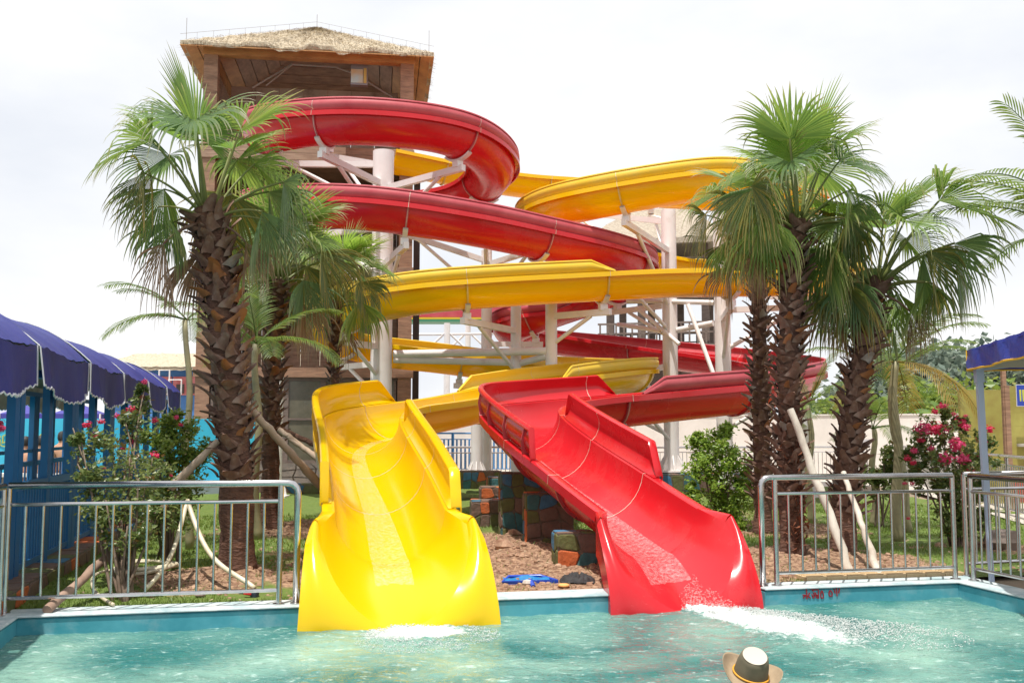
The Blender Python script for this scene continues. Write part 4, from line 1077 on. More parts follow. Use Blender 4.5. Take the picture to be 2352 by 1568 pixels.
for i in range(4):
    a, b = cr4[i], cr4[(i+1)%4]; Zv = Vector((0,0,1))
    outw = ((a+b)/2 - Vector((apx.x,apx.y,a.z))).normalized()
    part('valance', MB().grid(lambda s, t: a.lerp(b, s)+Zv*vh*t + outw*(.025*math.sin(s*17+i)*(1-t)+.012*math.sin(s*41+t*5)), 24, 5), MT['tentb'], tn, 'all')
    part('roof_panel', MB().grid(lambda s, t: (a+Zv*vh).lerp(b+Zv*vh, s).lerp(apx, t) - Zv*.10*math.sin(PI*t)*1.0 - Zv*.03*math.sin(PI*s)*(1-t), 14, 14), MT['tentb'], tn, 'all')
    part('edge_piping', MB().tube([a.lerp(b, k/24)+outw*(.025*math.sin(k/24*17+i)+.012*math.sin(k/24*41)) for k in range(25)], .010, 5), MT['piping'], tn)
    part('edge_piping', MB().tube([a, a+Zv*vh], .009, 5), MT['piping'], tn)
    ins = -outw*.06
    part('frame_bar', MB().beam(a+ins+Zv*.0+ (b-a)*.02, a.lerp(b,.5)+ins+Zv*.17, .03,.03), MT['legp'], tn)
    part('frame_bar', MB().beam(b+ins-(b-a)*.02, a.lerp(b,.5)+ins*1.4+Zv*.17, .03,.03), MT['legp'], tn)
part('lining', MB().add([cr4[0]+Vector((0,0,.1))-d2*-.1, cr4[1]+Vector((0,0,.1)), cr4[2]+Vector((0,0,.1)), cr4[3]+Vector((0,0,.1))], [(0,1,2,3)]).grid(lambda s,t: cr4[0].lerp(cr4[3], s)+d1*.09+Vector((0,0,.02+.12*t)), 4, 1), MT['tentin'], tn)
lt = A_ + d1*.1 + d2*.08 + Vector((0,0,.12)); ft = PZ(2278,1335,0)
part('leg', MB().beam(lt, lt.lerp(ft,.62), .055,.055), MT['legp'], tn); part('leg', MB().beam(lt.lerp(ft,.6), ft, .04,.04), MT['legp'], tn)
part('slider', MB().beam(lt.lerp(ft,.0)-Vector((0,0,.1)), lt.lerp(ft,.10)-Vector((0,0,.03)), .075,.075), MT['legp'], tn)
for k in (1,2,3):
    q = cr4[k]; inn = (Vector((apx.x,apx.y,q.z))-q)*.06; part('leg', MB().beam(q+inn+Vector((0,0,.12)), Vector((q.x+inn.x*(1 if k<3 else .8), q.y+inn.y, 0)) , .055,.055), MT['legp'], tn)
part('strap', MB().beam(cr4[0].lerp(cr4[3],.27)+d1*.12+Vector((0,0,.16)), cr4[0].lerp(cr4[3],.3)+d1*.12-Vector((0,0,.03)), .03,.008), MT['strap'], tn)
# ================================================================ KIOSK with sign
kp = P(2312, 1040, 17.5); kk = T('kiosk', 'ochre timber kiosk with brown posts at the right frame edge', 'kiosk', (kp.x, kp.y, 0))
MT['ochre'] = mat('ochre_boards', (.36,.33,.08), .7, (.30,.24,.06), 3, bump=.003); MT['redp'] = mat('red_board', (.42,.05,.03), .6)
zt_ = P(2320, 885, 17.5).z
for k in range(7):
    h = (zt_-.55)/7; part('wall_board', MB().box((kp.x+1.7, kp.y+.1, .55+h*(k+.5)), (3.2, .06, h-.008)), MT['ochre'], kk)
part('corner_post', MB().box((kp.x, kp.y, (P(2312,830,17.5).z)/2), (.07,.07,P(2312,830,17.5).z)), MT['wood'], kk)
part('corner_post', MB().box((kp.x+.03, kp.y-.04, zt_/2), (.085,.04,zt_)), MT['wood'], kk)
part('back_wall', MB().box((kp.x+1.7, kp.y+2, zt_/2), (3.2,.1,zt_)), MT['ochre'], kk)
part('counter', MB().box((kp.x+1.7, kp.y-.12, P(2330,1022,17.4).z), (3.0,.3,.05)), MT['whitewall'], kk)
part('base_board', MB().box((kp.x+1.7, kp.y+.05, .35), (3.2,.05,.34)), MT['redp'], kk)
sg = P(2352, 908, 17.3); s_ = T('sign', 'blue sign with two yellow figures on the ochre kiosk', 'sign', (sg.x, sg.y, sg.z))
MT['signb'] = mat('blue_sign_paint', (.02,.05,.36), .4)
part('board', MB().box((sg.x+.02, sg.y, sg.z), (.30,.03,.36)), MT['signb'], s_); part('frame', MB().tube([(sg.x+.02+x*.155, sg.y-.01, sg.z+z*.185) for x, z in ((-1,-1),(1,-1),(1,1),(-1,1))], .008, 5, closed=True), MT['trimw'], s_)
for dx in (-.07, -.02):
    x = sg.x+dx; part('figure', MB().add([(x-.018,sg.y-.018,sg.z+.10),(x+.018,sg.y-.018,sg.z+.10),(x+.012,sg.y-.018,sg.z-.1),(x-.012,sg.y-.018,sg.z-.1)], [(0,3,2,1)]), MT['yelp'], s_)
# pale path on the right
struct('path', MB().add([(6.75,10.0,.02),(9.4,10.0,.02),(12.6,27,.02),(10.0,27,.02)], [(0,1,2,3)]), MT['paving'])
MT['tile'] = mat('pinkish_deck_tile', (.52,.36,.28), .8, (.45,.30,.22), 6, world=True, bump=.002); MT['tiley'] = mat('yellow_tactile_tile', (.58,.44,.26), .7, (.52,.38,.22), 8, world=True)
# strip of tactile tiles on the garden edge
a0_ = a_of(1835, .5); n_ = 8
dk = T('deck_tiles', 'pink and yellow ribbed tiles on the garden edge right of the red slide', 'tiles', tuple(W(a0_, .5, 0)))
for k in range(n_):
    a = a0_+k*.215
    part('tile', MB().add([W(aa,bb,z) for aa in (a+.003,a+.212) for bb in (.35,.60) for z in (-.01,.032)], [(0,1,3,2),(4,6,7,5),(0,4,5,1),(2,3,7,6),(0,2,6,4),(1,5,7,3)]), MT['tiley'], dk)
    for r_ in range(4):
        part('tile_rib', MB().beam(W(a+.02, .385+r_*.05, .036), W(a+.195, .385+r_*.05, .036), .018, .01), MT['tiley'], dk)
    part('tile', MB().add([W(aa,bb,z) for aa in (a+.003,a+.212) for bb in (.61,.78) for z in (-.01,.036)], [(0,1,3,2),(4,6,7,5),(0,4,5,1),(2,3,7,6),(0,2,6,4),(1,5,7,3)]), MT['tile'], dk)
# ================================================================ PLANT MATERIALS
def leaf_mat(name, c1, c2, tipc, tr=.35, rough=.45):
    m, N, L, b = new_mat(name)
    at = N.new('ShaderNodeVertexColor'); at.layer_name = 'tip'; sp = N.new('ShaderNodeSeparateColor'); L.new(at.outputs[0], sp.inputs[0])
    mx = N.new('ShaderNodeMix'); mx.data_type = 'RGBA'; mx.inputs[6].default_value = (*c1, 1); mx.inputs[7].default_value = (*c2, 1); L.new(sp.outputs[1], mx.inputs[0])
    m2 = N.new('ShaderNodeMix'); m2.data_type = 'RGBA'; L.new(sp.outputs[0], m2.inputs[0]); L.new(mx.outputs[2], m2.inputs[6]); m2.inputs[7].default_value = (*tipc, 1)
    L.new(m2.outputs[2], b.inputs['Base Color']); b.inputs['Roughness'].default_value = rough
    t = N.new('ShaderNodeBsdfTranslucent'); hs = N.new('ShaderNodeHueSaturation'); hs.inputs['Value'].default_value = 2.0; hs.inputs['Hue'].default_value = .485; L.new(m2.outputs[2], hs.inputs['Color']); L.new(hs.outputs[0], t.inputs[0])
    ms = N.new('ShaderNodeMixShader'); ms.inputs[0].default_value = tr; o = N['Material Output']
    L.new(b.outputs[0], ms.inputs[1]); L.new(t.outputs[0], ms.inputs[2]); L.new(ms.outputs[0], o.inputs[0]); return m
MT['fan'] = leaf_mat('fan_leaf_green', (.095,.175,.035), (.19,.28,.055), (.42,.33,.17))
MT['fanblue'] = leaf_mat('fan_leaf_bluish', (.08,.145,.055), (.13,.21,.075), (.38,.32,.2))
MT['fanlime'] = leaf_mat('fan_leaf_young', (.14,.26,.035), (.20,.33,.05), (.34,.36,.08), .45)
MT['fanyel'] = leaf_mat('fan_leaf_yellowing', (.07,.11,.025), (.22,.19,.03), (.42,.27,.08))
MT['fandead'] = leaf_mat('fan_leaf_dead', (.20,.13,.075), (.30,.21,.13), (.33,.25,.17), .2, .8)
MT['petiole'] = mat('palm_petiole', (.12,.17,.04), .5, (.20,.20,.06), 3)
MT['boot'] = mat('palm_boot', (.10,.048,.032), .75, (.25,.14,.10), 3, dirt=(.30,.24,.20), dscale=7, dlo=.5, dhi=.75, bump=.006, bscale=20)
MT['boot2'] = mat('palm_boot_orange', (.20,.075,.025), .7, (.30,.12,.04), 5, bump=.004, bscale=20)
MT['bootpale'] = mat('palm_boot_cut', (.34,.30,.27), .8, (.22,.17,.14), 6, bump=.004, bscale=20)
MT['bark'] = mat('palm_fibre', (.085,.040,.028), .95, (.17,.085,.055), 5, stretch=(1,1,2.5), bump=.03, bscale=18, dirt=(.05,.025,.02), dscale=6)
MT['fibre'] = mat('red_palm_fibre', (.26,.08,.03), .95, (.13,.045,.025), 7, stretch=(1,1,.6), bump=.02, bscale=25)
MT['bamboo'] = mat('pale_green_brown_stem', (.30,.27,.15), .6, (.22,.20,.12), 3, stretch=(1,1,3))
MT['timber'] = mat('bare_wooden_prop', (.42,.33,.25), .8, (.27,.20,.15), 4, stretch=(1,1,.4), bump=.004, bscale=30)
MT['driftwood'] = mat('bleached_wooden_prop', (.66,.60,.52), .8, (.42,.36,.30), 5, stretch=(1,1,.4), bump=.004, bscale=24)
MT['stem'] = mat('shrub_stem', (.13,.085,.06), .85, (.20,.15,.11), 8, bump=.003)
def setcol(me, data):
    ca = me.color_attributes.new('tip', 'FLOAT_COLOR', 'POINT'); ca.data.foreach_set('color', data)
def fan_leaf(seed, el, R=.85, Lp=.75, nseg=46, spread=125, droop=1.0, m='fan', fold=.0, roll=0, bend=0):
    """fan palm leaf with its petiole: mesh pair, origin at crown, growing along +X raised by el degrees"""
    r = random.Random(seed)
    # petiole
    d = Vector((math.cos(rad(el)), 0, math.sin(rad(el)))); pts = [Vector((0,0,0))]; dd = d.copy(); steps = 8
    for k in range(steps):
        pts.append(pts[-1] + dd*Lp/steps); dd = (dd + Vector((0,0,-.035*droop*(1 if el < 70 else .4)))).normalized()
    pm = MB().tube(pts, [.020-.010*k/steps for k in range(steps+1)], 6)
    o = pts[-1]; f = dd.normalized(); s = Vector((0,1,0)); s = (Matrix.Rotation(rad(roll), 3, f) @ s); n = f.cross(s).normalized()
    # blade tilts downward relative to petiole (costapalmate)
    tilt = rad(bend + 6*droop*r.uniform(-1,1)); Rt = Matrix.Rotation(tilt, 3, s); f = Rt @ f; n = f.cross(s).normalized()
    mb = MB(); col = []; S = 9; grp = [r.choice((.25,.6,1,1,1.5,2.6)) for _ in range(nseg//4+2)]; ph = r.randrange(4)
    for i in range(nseg):
        if droop > .5 and r.random() < .05: continue
        th = rad(-spread + 2*spread*i/(nseg-1)); dth = rad(2*spread/(nseg-1))
        Ls = R*(.72+.28*math.cos(th*.75))*r.uniform(.86,1.06)
        cup = fold*abs(th)
        rd = (f*math.cos(th) + s*math.sin(th))*math.cos(cup) + n*math.sin(cup) ; rd.normalize()
        side = (-f*math.sin(th) + s*math.cos(th)).normalized()
        p = o.copy(); cur = rd.copy(); g = droop*r.uniform(.7,1.3)*(grp[(i+ph)//4]*.7+.3); Ls *= r.choice((1,1,1,.9,.75)) if droop > 1 else 1; tint = r.random()**2
        broken = r.random() < .05*droop
        wmax = Ls*.5*dth*.52
        base = len(mb.v)
        for k in range(S+1):
            q = k/S
            wd = wmax*(q/.5) if q < .5 else wmax*max(0, (1-q)/.5)**.75
            nn = cur.cross(side).normalized()
            up = nn*(wd*.55*(1 if i % 2 else 1))
            mb.v += [p - side*wd, p + up, p + side*wd]
            tp = max(0, (q-.62)/.38)**1.6*r.uniform(.5,1) if q > .62 else 0
            col += [tp, tint, 0, 1]*3
            p = p + cur*(Ls/S)
            if q > .42: cur = (cur + Vector((0,0,-1))*(.13+.35*(q-.42))*g*(3 if broken else 1)).normalized()
            elif q > .2: cur = (cur + Vector((0,0,-1))*.018*g).normalized()
            sd = side - cur*side.dot(cur)
            if sd.length > .05: side = sd.normalized()
        for k in range(S):
            a = base+3*k; mb.f += [(a, a+1, a+4, a+3), (a+1, a+2, a+5, a+4)]
    bme = mb.mesh('blade', MT[m], False); setcol(bme, col)
    pme = pm.mesh('petiole', MT['petiole'] if m != 'fandead' else MT['boot'], 'all')
    return bme, pme
LEAVES = {}
def LF(kind, i):
    key = (kind, i)
    if key in LEAVES: return LEAVES[key]
    sd = hash(kind) if False else sum(map(ord, kind))*31+i*7
    if kind == 'up':    r = fan_leaf(sd, 82, .80, .66, 48, 128, .22, 'fanlime' if i == 0 else 'fan', .10, 20*i, 8)
    elif kind == 'high':r = fan_leaf(sd, 70, .82, .82, 46, 118, .75, ('fan','fanlime','fan')[i], .18, -15+15*i, 38)
    elif kind == 'mid': r = fan_leaf(sd, 60, .86, .84, 44, 98, 1.5, ('fan','fanblue','fan')[i], .30, 16*i-16, 78)
    elif kind == 'low': r = fan_leaf(sd, 42, .90, .76, 42, 84, 2.0, ('fanblue','fan','fanyel')[i], .38, 18*i-18, 98)
    elif kind == 'hang':r = fan_leaf(sd, 22, .92, .62, 38, 72, 2.6, ('fan','fanblue','fanyel')[i], .45, 10, 92)
    else:               r = fan_leaf(sd, -15, .80, .45, 34, 60, 3.0, 'fandead', .6, 20, 60)
    LEAVES[key] = r; return r
def boot_mesh(i, m):
    """old leaf base: broad clasping strap that narrows and curls away from the trunk"""
    r = random.Random(i); mb = MB(); n = 6
    L_ = r.uniform(.15,.21); cur = r.uniform(.5,1.0); w0 = r.uniform(.055,.07); split = r.random() < .5
    rows = []
    for k in range(n+1):
        q = k/n; x = .0 + .10*q**1.4*cur + .015; z = L_*(q - .18*q*q*cur); w_ = w0*(1-.62*q)+ .004; t_ = .018*(1-.5*q)
        y0 = .012*math.sin(q*4+i)
        rows.append([(x-.02*(1-q), -w_+y0, z-.01), (x+t_, -w_*.5+y0, z), (x+t_*1.15, y0, z+.004), (x+t_, w_*.5+y0, z), (x-.02*(1-q), w_+y0, z-.01), (x-t_*.4, y0, z+.006)])
    for row in rows: mb.v += [Vector(p) for p in row]
    for k in range(n):
        for j in range(6): a = k*6+j; b = k*6+(j+1)%6; mb.f.append((a, b, b+6, a+6))
    mb.f.append(tuple(n*6+j for j in range(6))); 
    return mb.mesh('leaf_base', m, 45)
BOOTS = [boot_mesh(i, MT['boot']) for i in range(5)] + [boot_mesh(9, MT['boot2']), boot_mesh(12, MT['boot2']), boot_mesh(14, MT['bootpale'])]
def trunk_path(pts, n=24):
    c, _ = catmull([Vector(p) for p in pts], .08); return c
def fan_palm(name_label, pts, r0, r1, nboots, boot_from, leaves, seed, lscale=1.0, bscale=1.0, group='fan palms around the slides', fibre=None):
    """pts: trunk from ground to crown; leaves: list of (kind, variant, azimuth deg, scale)"""
    r = random.Random(seed); pth = trunk_path(pts); root = T('fan_palm', name_label, 'palm tree', tuple(pth[0]), group)
    n = len(pth); rs = [r0 + (r1-r0)*k/(n-1) for k in range(n)]
    rs[0] *= 1.22
    if n > 2: rs[1] *= 1.12; rs[2] *= 1.05
    mb = MB().tube(pth, [x*.88 for x in rs], 22)
    mb.v = [p + (p - pth[min(n-1, i//22)]).normalized()*(.025*noise.noise(p*5)+.014*noise.noise(p*16)) for i, p in enumerate(mb.v)]
    part('trunk', mb, MT['bark'], root, 'all')
    Ls = [0]
    for a, b in zip(pth, pth[1:]): Ls.append(Ls[-1]+(b-a).length)
    for k in range(nboots):
        s_ = boot_from + (1-boot_from)*(k+.5)/nboots
        d = s_*Ls[-1]*.985; i = max(j for j in range(n) if Ls[j] <= d); i = min(i, n-2); f = (d-Ls[i])/(Ls[i+1]-Ls[i]); p = pth[i].lerp(pth[i+1], f); t = (pth[i+1]-pth[i]).normalized()
        rr_ = rs[i]*.86; az = k*rad(137.5)+r.uniform(-.15,.15)
        x = Vector((math.cos(az), math.sin(az), 0)); x = (x - t*x.dot(t)).normalized(); y = t.cross(x)
        lean = r.uniform(.0,.55); skew = r.choice((-1,1))*r.uniform(.15,.5)
        R = Matrix((x, y, t)).transposed() @ Matrix.Rotation(lean, 3, 'Y') @ Matrix.Rotation(skew, 3, 'X')
        me = BOOTS[r.choice((0,1,2,3,4,0,1,2,3,4,5 if s_ > .35 else 2,6 if s_ > .6 else 1,7 if r.random()<.5 else 3))]
        inst('leaf_base', me, root, p + x*rr_, R, bscale*r.uniform(.62,1.3))
    if fibre:
        for z0, z1, az in fibre:
            m = MB(); fr = random.Random(5)
            for _ in range(130):
                a = rad(az)+fr.gauss(0,.4); z = fr.uniform(z0, z1); i = min(range(n), key=lambda j: abs(pth[j].z-z)); c_ = pth[i]
                p0 = c_ + Vector((math.cos(a), math.sin(a), 0))*rs[i]*.9 + Vector((0,0,z-c_.z)); dv = Vector((fr.gauss(0,.6), fr.gauss(0,.3)-.3, fr.gauss(0,1))).normalized()*fr.uniform(.05,.14)
                m.add([p0, p0+dv*.5+Vector((math.cos(a),math.sin(a),0))*.04, p0+dv+Vector((.008,0,.004))], [(0,1,2)])
            o = part('loose_fibre', m, MT['fibre'], root); o['kind'] = 'stuff'
    top = pth[-1]; t = (pth[-1]-pth[-3]).normalized()
    for kind, var, az, s_ in leaves:
        bm_, pm_ = LF(kind, var); Rz = Matrix.Rotation(rad(az), 3, 'Z')
        off = top + Vector((math.cos(rad(az)), math.sin(rad(az)), 0))*r1*.45 + t*{'up':.05,'high':.02,'mid':-.02,'low':-.07,'hang':-.12,'dead':-.16}[kind]
        pe = inst('petiole', pm_, root, off, Rz, s_*lscale); 
        bl = inst('leaf_blade', bm_, root, off, Rz, s_*lscale)
    return root
def crown(seed, counts, base=1.0, clear=38):
    r = random.Random(seed); out = []
    az = r.uniform(0, 360)
    for kind, n, nv in counts:
        for k in range(n):
            a_ = (az + 360*k/n + r.uniform(-14,14)) % 360; e_ = (a_-270+180) % 360-180
            if kind in ('low','hang','dead') and abs(e_) < clear: a_ = 270 + (clear+r.uniform(0,40))*(1 if e_ > 0 else -1)
            out.append((kind, r.randrange(nv), a_, base*r.uniform(.8,1.12)))
        az += 47
    return out
def top(u, v, Y): return tuple(P(u, v, Y))
def gnd(u, v): p = PZ(u, v, 0); return (p.x, p.y, gz(p.x, p.y)-.03)
def gY(u, Y): p = P(u, 1200, Y); return (p.x, p.y, gz(p.x, p.y)-.03)
# --- left big palm
b = gY(548, 9.75)
fan_palm('biggest fan palm in front at left with rough booted trunk behind the steel railing', [b, (b[0]-.03, b[1], .9), top(520, 800, 9.7), top(478, 478, 9.7)], .185, .15, 190, .25,
  [q for q in crown(11, [('high',4,3),('mid',6,3),('low',7,3),('hang',5,3),('dead',3,1)], .96, 34) if not (-75 < (q[2]+180) % 360-180 < 10 and q[0] in ('low','mid') and q[3] > .85)] + [('up',1,150,1.15)], 1, 1.0, .95)
# --- left second, behind
b = gY(618, 14.3)
fan_palm('fan palm just right of and behind the biggest left palm', [b, top(622, 1000, 14.3), top(628, 800, 14.2), top(640, 640, 14.0)], .145, .115, 150, .35,
  crown(21, [('up',2,2),('high',5,3),('mid',6,3),('low',6,3),('hang',5,3),('dead',3,1)], 1.0) + [('up',0,300,1.1)], 2, 1.0, .95)
b = gY(772, 16.6)
fan_palm('smallest fan palm, its thin trunk standing right behind the yellow slide mouth', [b, top(768, 900, 16.6), top(770, 760, 16.4), top(772, 690, 16.3)], .095, .08, 120, .3,
  crown(32, [('up',1,2),('high',5,3),('mid',6,3),('low',5,3),('hang',4,3),('dead',2,1)], .95), 3, 1.0, .75)
# --- right palms
b = gY(1752, 13.6)
fan_palm('slimmer left palm of the three trunks at right', [b, top(1746, 900, 13.6), top(1744, 700, 13.5), top(1742, 540, 13.4)], .135, .105, 190, .12,
  crown(41, [('high',3,3),('mid',4,3),('low',5,3),('hang',6,3),('dead',2,1)], .9), 4, 1.0, .85)
b = gY(1820, 10.95)
fan_palm('tallest right palm, shaggy red fibre low on its trunk and bright leaf on top', [b, top(1812, 1050, 11), top(1812, 760, 11.0), top(1832, 505, 11.0)], .15, .12, 230, .14,
  crown(52, [('high',3,3),('mid',5,3),('low',6,3),('hang',8,3),('dead',2,1)], .95) + [('up',0,250,.95),('up',0,20,1.15),('up',1,160,1.0)], 5, 1.0, .88, fibre=[(.9,1.75,-100),(.2,.9,-80)])
b = gY(1935, 11.2)
fan_palm('right palm leaning slightly right, the rightmost booted trunk', [b, top(1945, 1050, 11.3), top(1975, 850, 11.3), top(2012, 645, 11.3)], .155, .125, 190, .14,
  crown(63, [('high',3,3),('mid',4,3),('low',6,3),('hang',8,3),('dead',2,1)], 1.0) + [('high',0,10,1.1),('low',0,-5,1.3),('mid',0,-25,1.3)], 6, 1.0, .88)
# ================================================================ FEATHER PALMS
MT['feather'] = leaf_mat('feather_leaf', (.06,.12,.02), (.12,.18,.03), (.25,.24,.06), .4)
MT['featheryel'] = leaf_mat('feather_leaf_golden', (.22,.19,.04), (.33,.22,.05), (.40,.22,.05), .4)
def feather(seed, el, L_=1.5, nl=34, droop=.9, m='feather', ll=.38):
    r = random.Random(seed); d = Vector((math.cos(rad(el)),0,math.sin(rad(el)))); pts = [Vector((0,0,0))]; n = 16
    for k in range(n): pts.append(pts[-1]+d*L_/n); d = (d+Vector((0,0,-.085*droop*(.5+k/n)))).normalized()
    mb = MB().tube(pts, [.014-.011*k/n for k in range(n+1)], 5); col = [0,.3,0,1]*len(mb.v)
    for side in (-1,1):
        for k in range(nl):
            q = .14+.86*k/(nl-1); x = q*n; i = min(n-1, int(x)); p = pts[i].lerp(pts[i+1], x-i); t = (pts[i+1]-pts[i]).normalized()
            s = Vector((0,side,0)); dd = (s*.9 + t*.75 + Vector((0,0,.25))).normalized(); Lf = ll*math.sin(PI*min(1,(.15+.85*(1-abs(2*q-1.0)**1.6)*.6)))*r.uniform(.8,1.15)
            base = len(mb.v); S = 5; cur = dd
            w_ = t*.013; pp = p.copy(); tint = r.random()
            for j in range(S+1):
                ww = w_*math.sin(PI*(.12+.88*j/S)) if j < S else w_*0
                mb.v += [pp-ww, pp+ww]; col += [max(0,j/S-.6)*1.5*r.random(), tint, 0, 1]*2
                pp = pp + cur*Lf/S; cur = (cur+Vector((0,0,-.22*droop))).normalized()
            for j in range(S): a = base+2*j; mb.f.append((a, a+1, a+3, a+2))
    me = mb.mesh('frond', MT[m], 'all'); setcol(me, col); return me
FE = {k: feather(*a) for k, a in dict(hi=(1,70,1.5,34,.7), md=(2,45,1.6,36,.9), lo=(3,15,1.5,34,1.0), gold=(4,-5,1.3,30,1.2,'featheryel'), md2=(5,38,1.7,36,.8)).items()}
def feather_palm(label, base, crown_at, r, fronds, seed, group='slim feather palms', ringed=True, name='feather_palm'):
    root = T(name, label, 'palm tree', base, group); b = Vector(base); c_ = Vector(crown_at)
    pts = [b.lerp(c_, k/20)+Vector((.03*math.sin(k*.5+seed),0,0)) for k in range(21)]
    part('trunk', MB().tube(pts, [r*(1.25-.5*k/20)*(1.06 if k % 2 else 1) for k in range(21)], 10), MT['bamboo'], root, 'all')
    for kind, az, s_ in fronds: inst('frond', FE[kind], root, c_, Matrix.Rotation(rad(az), 3, 'Z'), s_)
    return root
R_ = random.Random(77)
def ff(n, kinds, s0=1): return [(kinds[k % len(kinds)], 360*k/n+R_.uniform(-20,20), s0*R_.uniform(.85,1.1)) for k in range(n)]
feather_palm('slim bamboo-stemmed feather palm left of the biggest left palm trunk', gY(432, 12.2), top(430, 735, 12.2), .04, ff(6, ['md','lo','lo'], .6)+[('md',175,.75),('lo',190,.7)], 1)
feather_palm('short feather palm hidden low between the two left booted trunks', gY(590, 13), top(590, 790, 13), .05, ff(7, ['lo','md','hi'], .8), 2)
feather_palm('feather palm with pale stem and golden drooping fronds right of the booted trunks', gY(2062, 13.2), top(2055, 830, 13.2), .06, ff(5, ['md','lo'], .8)+[('gold',-10,1.0),('gold',60,.9),('gold',200,.9),('gold',-60,.9)], 3)
feather_palm('thinner pale-stemmed feather palm just left of the golden one', gY(2092, 14.2), top(2038, 870, 14.4), .045, ff(7, ['md','lo','hi'], .75), 4)
feather_palm('small feather palm low behind the rightmost booted trunk', gY(2010, 15.5), top(2005, 985, 15.5), .05, ff(8, ['md','lo','hi'], .62), 5)
feather_palm('tall feather palm whose fronds reach into the right frame edge', (P(2560,1000,10.5).x, 10.5, 0), top(2520, 560, 10.5), .09, [('md',180,1.1),('hi',175,1.2),('md2',150,1.05),('md2',205,1.15),('lo',190,.95),('md',120,1.1),('hi',90,1.1),('md',270,1.1),('md2',30,1.1),('lo',330,1)], 6)
feather_palm('small feather palm peeping over the wall left of the red slide end', gY(1860, 15.8), top(1860, 930, 15.8), .05, ff(6, ['md','lo','hi'], .6), 7)
# ================================================================ SHRUBS
MT['leafd'] = leaf_mat('myrtle_leaf', (.06,.11,.03), (.19,.22,.065), (.16,.10,.03), .25, .35)
MT['leafb'] = leaf_mat('bright_shrub_leaf', (.11,.21,.03), (.27,.38,.06), (.22,.26,.06), .35, .4)
MT['leafm'] = leaf_mat('mid_shrub_leaf', (.08,.15,.025), (.22,.28,.05), (.20,.20,.05), .3, .4)
MT['petal'] = mat('crape_myrtle_petal', (.80,.06,.20), .6, (.85,.14,.32), 20, transl=.3)
MT['petalr'] = mat('crape_myrtle_petal_deep', (.70,.03,.10), .6, (.80,.08,.20), 20, transl=.3)
def leaf_cloud(rnd, centers, n, size, m, name, root, elong=1.9):
    """n separate small leaves around branch points"""
    mb = MB(); col = []
    for _ in range(n):
        c_, sp = centers[rnd.randrange(len(centers))]
        p = c_ + Vector((rnd.gauss(0,sp), rnd.gauss(0,sp), rnd.gauss(0,sp*.9)))
        a = Vector((rnd.gauss(0,1), rnd.gauss(0,1), rnd.gauss(.1,.7))).normalized(); nn = Vector((rnd.gauss(0,.7), rnd.gauss(0,.7), 1)).normalized()
        b_ = a.cross(nn).normalized(); s_ = size*rnd.uniform(.6,1.25); t_ = rnd.random(); br = (rnd.random() < .04)*1.0
        fold = nn*s_*.10
        mb.add([p-a*s_*elong*.5, p-b_*s_*.5+fold, p+a*s_*elong*.5, p+b_*s_*.5+fold, p], [(0,4,1),(1,4,2),(2,4,3),(3,4,0)])
        col += [br, t_, 0, 1]*5
    me = mb.mesh(name, MT[m], False, Vector(WL.get(root.name, root.location))); setcol(me, col)
    o = bpy.data.objects.new(name, me); C.objects.link(o); o.parent = root; return o
def flower_mesh(seed, m):
    r = random.Random(seed); mb = MB()
    for k in range(90):
        d = Vector((r.gauss(0,1), r.gauss(0,1), r.gauss(0,1))).normalized(); p = d*r.uniform(.35,1)
        a = Vector((r.gauss(0,1), r.gauss(0,1), r.gauss(0,1))).normalized()*.24; b_ = a.cross(d).normalized()*.2
        mb.add([p-a, p-b_+d*.05, p+a, p+b_+d*.05, p+d*.02], [(0,1,4),(1,2,4),(2,3,4),(3,0,4)])
    return mb.mesh('flower_cluster', MT[m])
FLM = [flower_mesh(1,'petal'), flower_mesh(2,'petal'), flower_mesh(3,'petalr')]
def shrub(name, label, base, blobs, nleaf, size, m, flowers=(), seed=1, group=None, stems=7):
    """blobs: (u, v, Y, radius) foliage masses seen in the photo; flowers: (u, v, Y, r)"""
    r = random.Random(seed); b = Vector(base); root = T(name, label, 'shrub', base, group)
    cen = []; sm = MB()
    for (u, v, Y, rd) in blobs:
        c_ = P(u, v, Y); 
        for _ in range(9): cen.append((c_+Vector((r.gauss(0,rd*.55), r.gauss(0,rd*.55), r.gauss(0,rd*.55))), rd*.24))
        pts = [b+Vector((r.gauss(0,.04), r.gauss(0,.04), 0))]; mid = b.lerp(c_, .5)+Vector((r.gauss(0,.06), r.gauss(0,.06), .05)); pts, _i = catmull([pts[0], mid, c_, c_+Vector((r.gauss(0,rd*.4), r.gauss(0,rd*.4), rd*.7))], .12)
        sm.tube(pts, [.016*(1-.8*k/len(pts))+.002 for k in range(len(pts))], 5)
    for c_, s_ in cen[::3]:
        o_ = min((Vector(P(*q[:3])) for q in blobs), key=lambda q: (q-c_).length); sm.tube([o_, c_], [.005,.002], 4, caps=False)
    part('stem', sm, MT['stem'], root, 'all')
    leaf_cloud(r, cen, nleaf, size, m, 'foliage', root)
    for (u, v, Y, fr) in flowers:
        c_ = P(u, v, Y); fr *= .82; inst('flower_cluster', r.choice(FLM), root, c_, Matrix.Rotation(r.uniform(0,6), 3, 'Z'), (fr, fr, fr*r.uniform(.7,.95)))
    return root
fl = [(200,975,9.6,.065),(232,968,9.6,.05),(222,1000,9.6,.07),(300,940,9.7,.06),(270,955,9.8,.045),(332,876,10,.04),(325,912,10,.045),(322,935,10,.055),(305,1015,9.7,.05),(355,1045,9.4,.065),(355,965,10.2,.05),(283,1030,9.8,.035),(405,958,10.3,.035),(415,975,10.4,.035),(0,970,8.6,.05),(2,985,8.6,.04),(393,1092,9.4,.025),(240,1075,9.2,.02)]
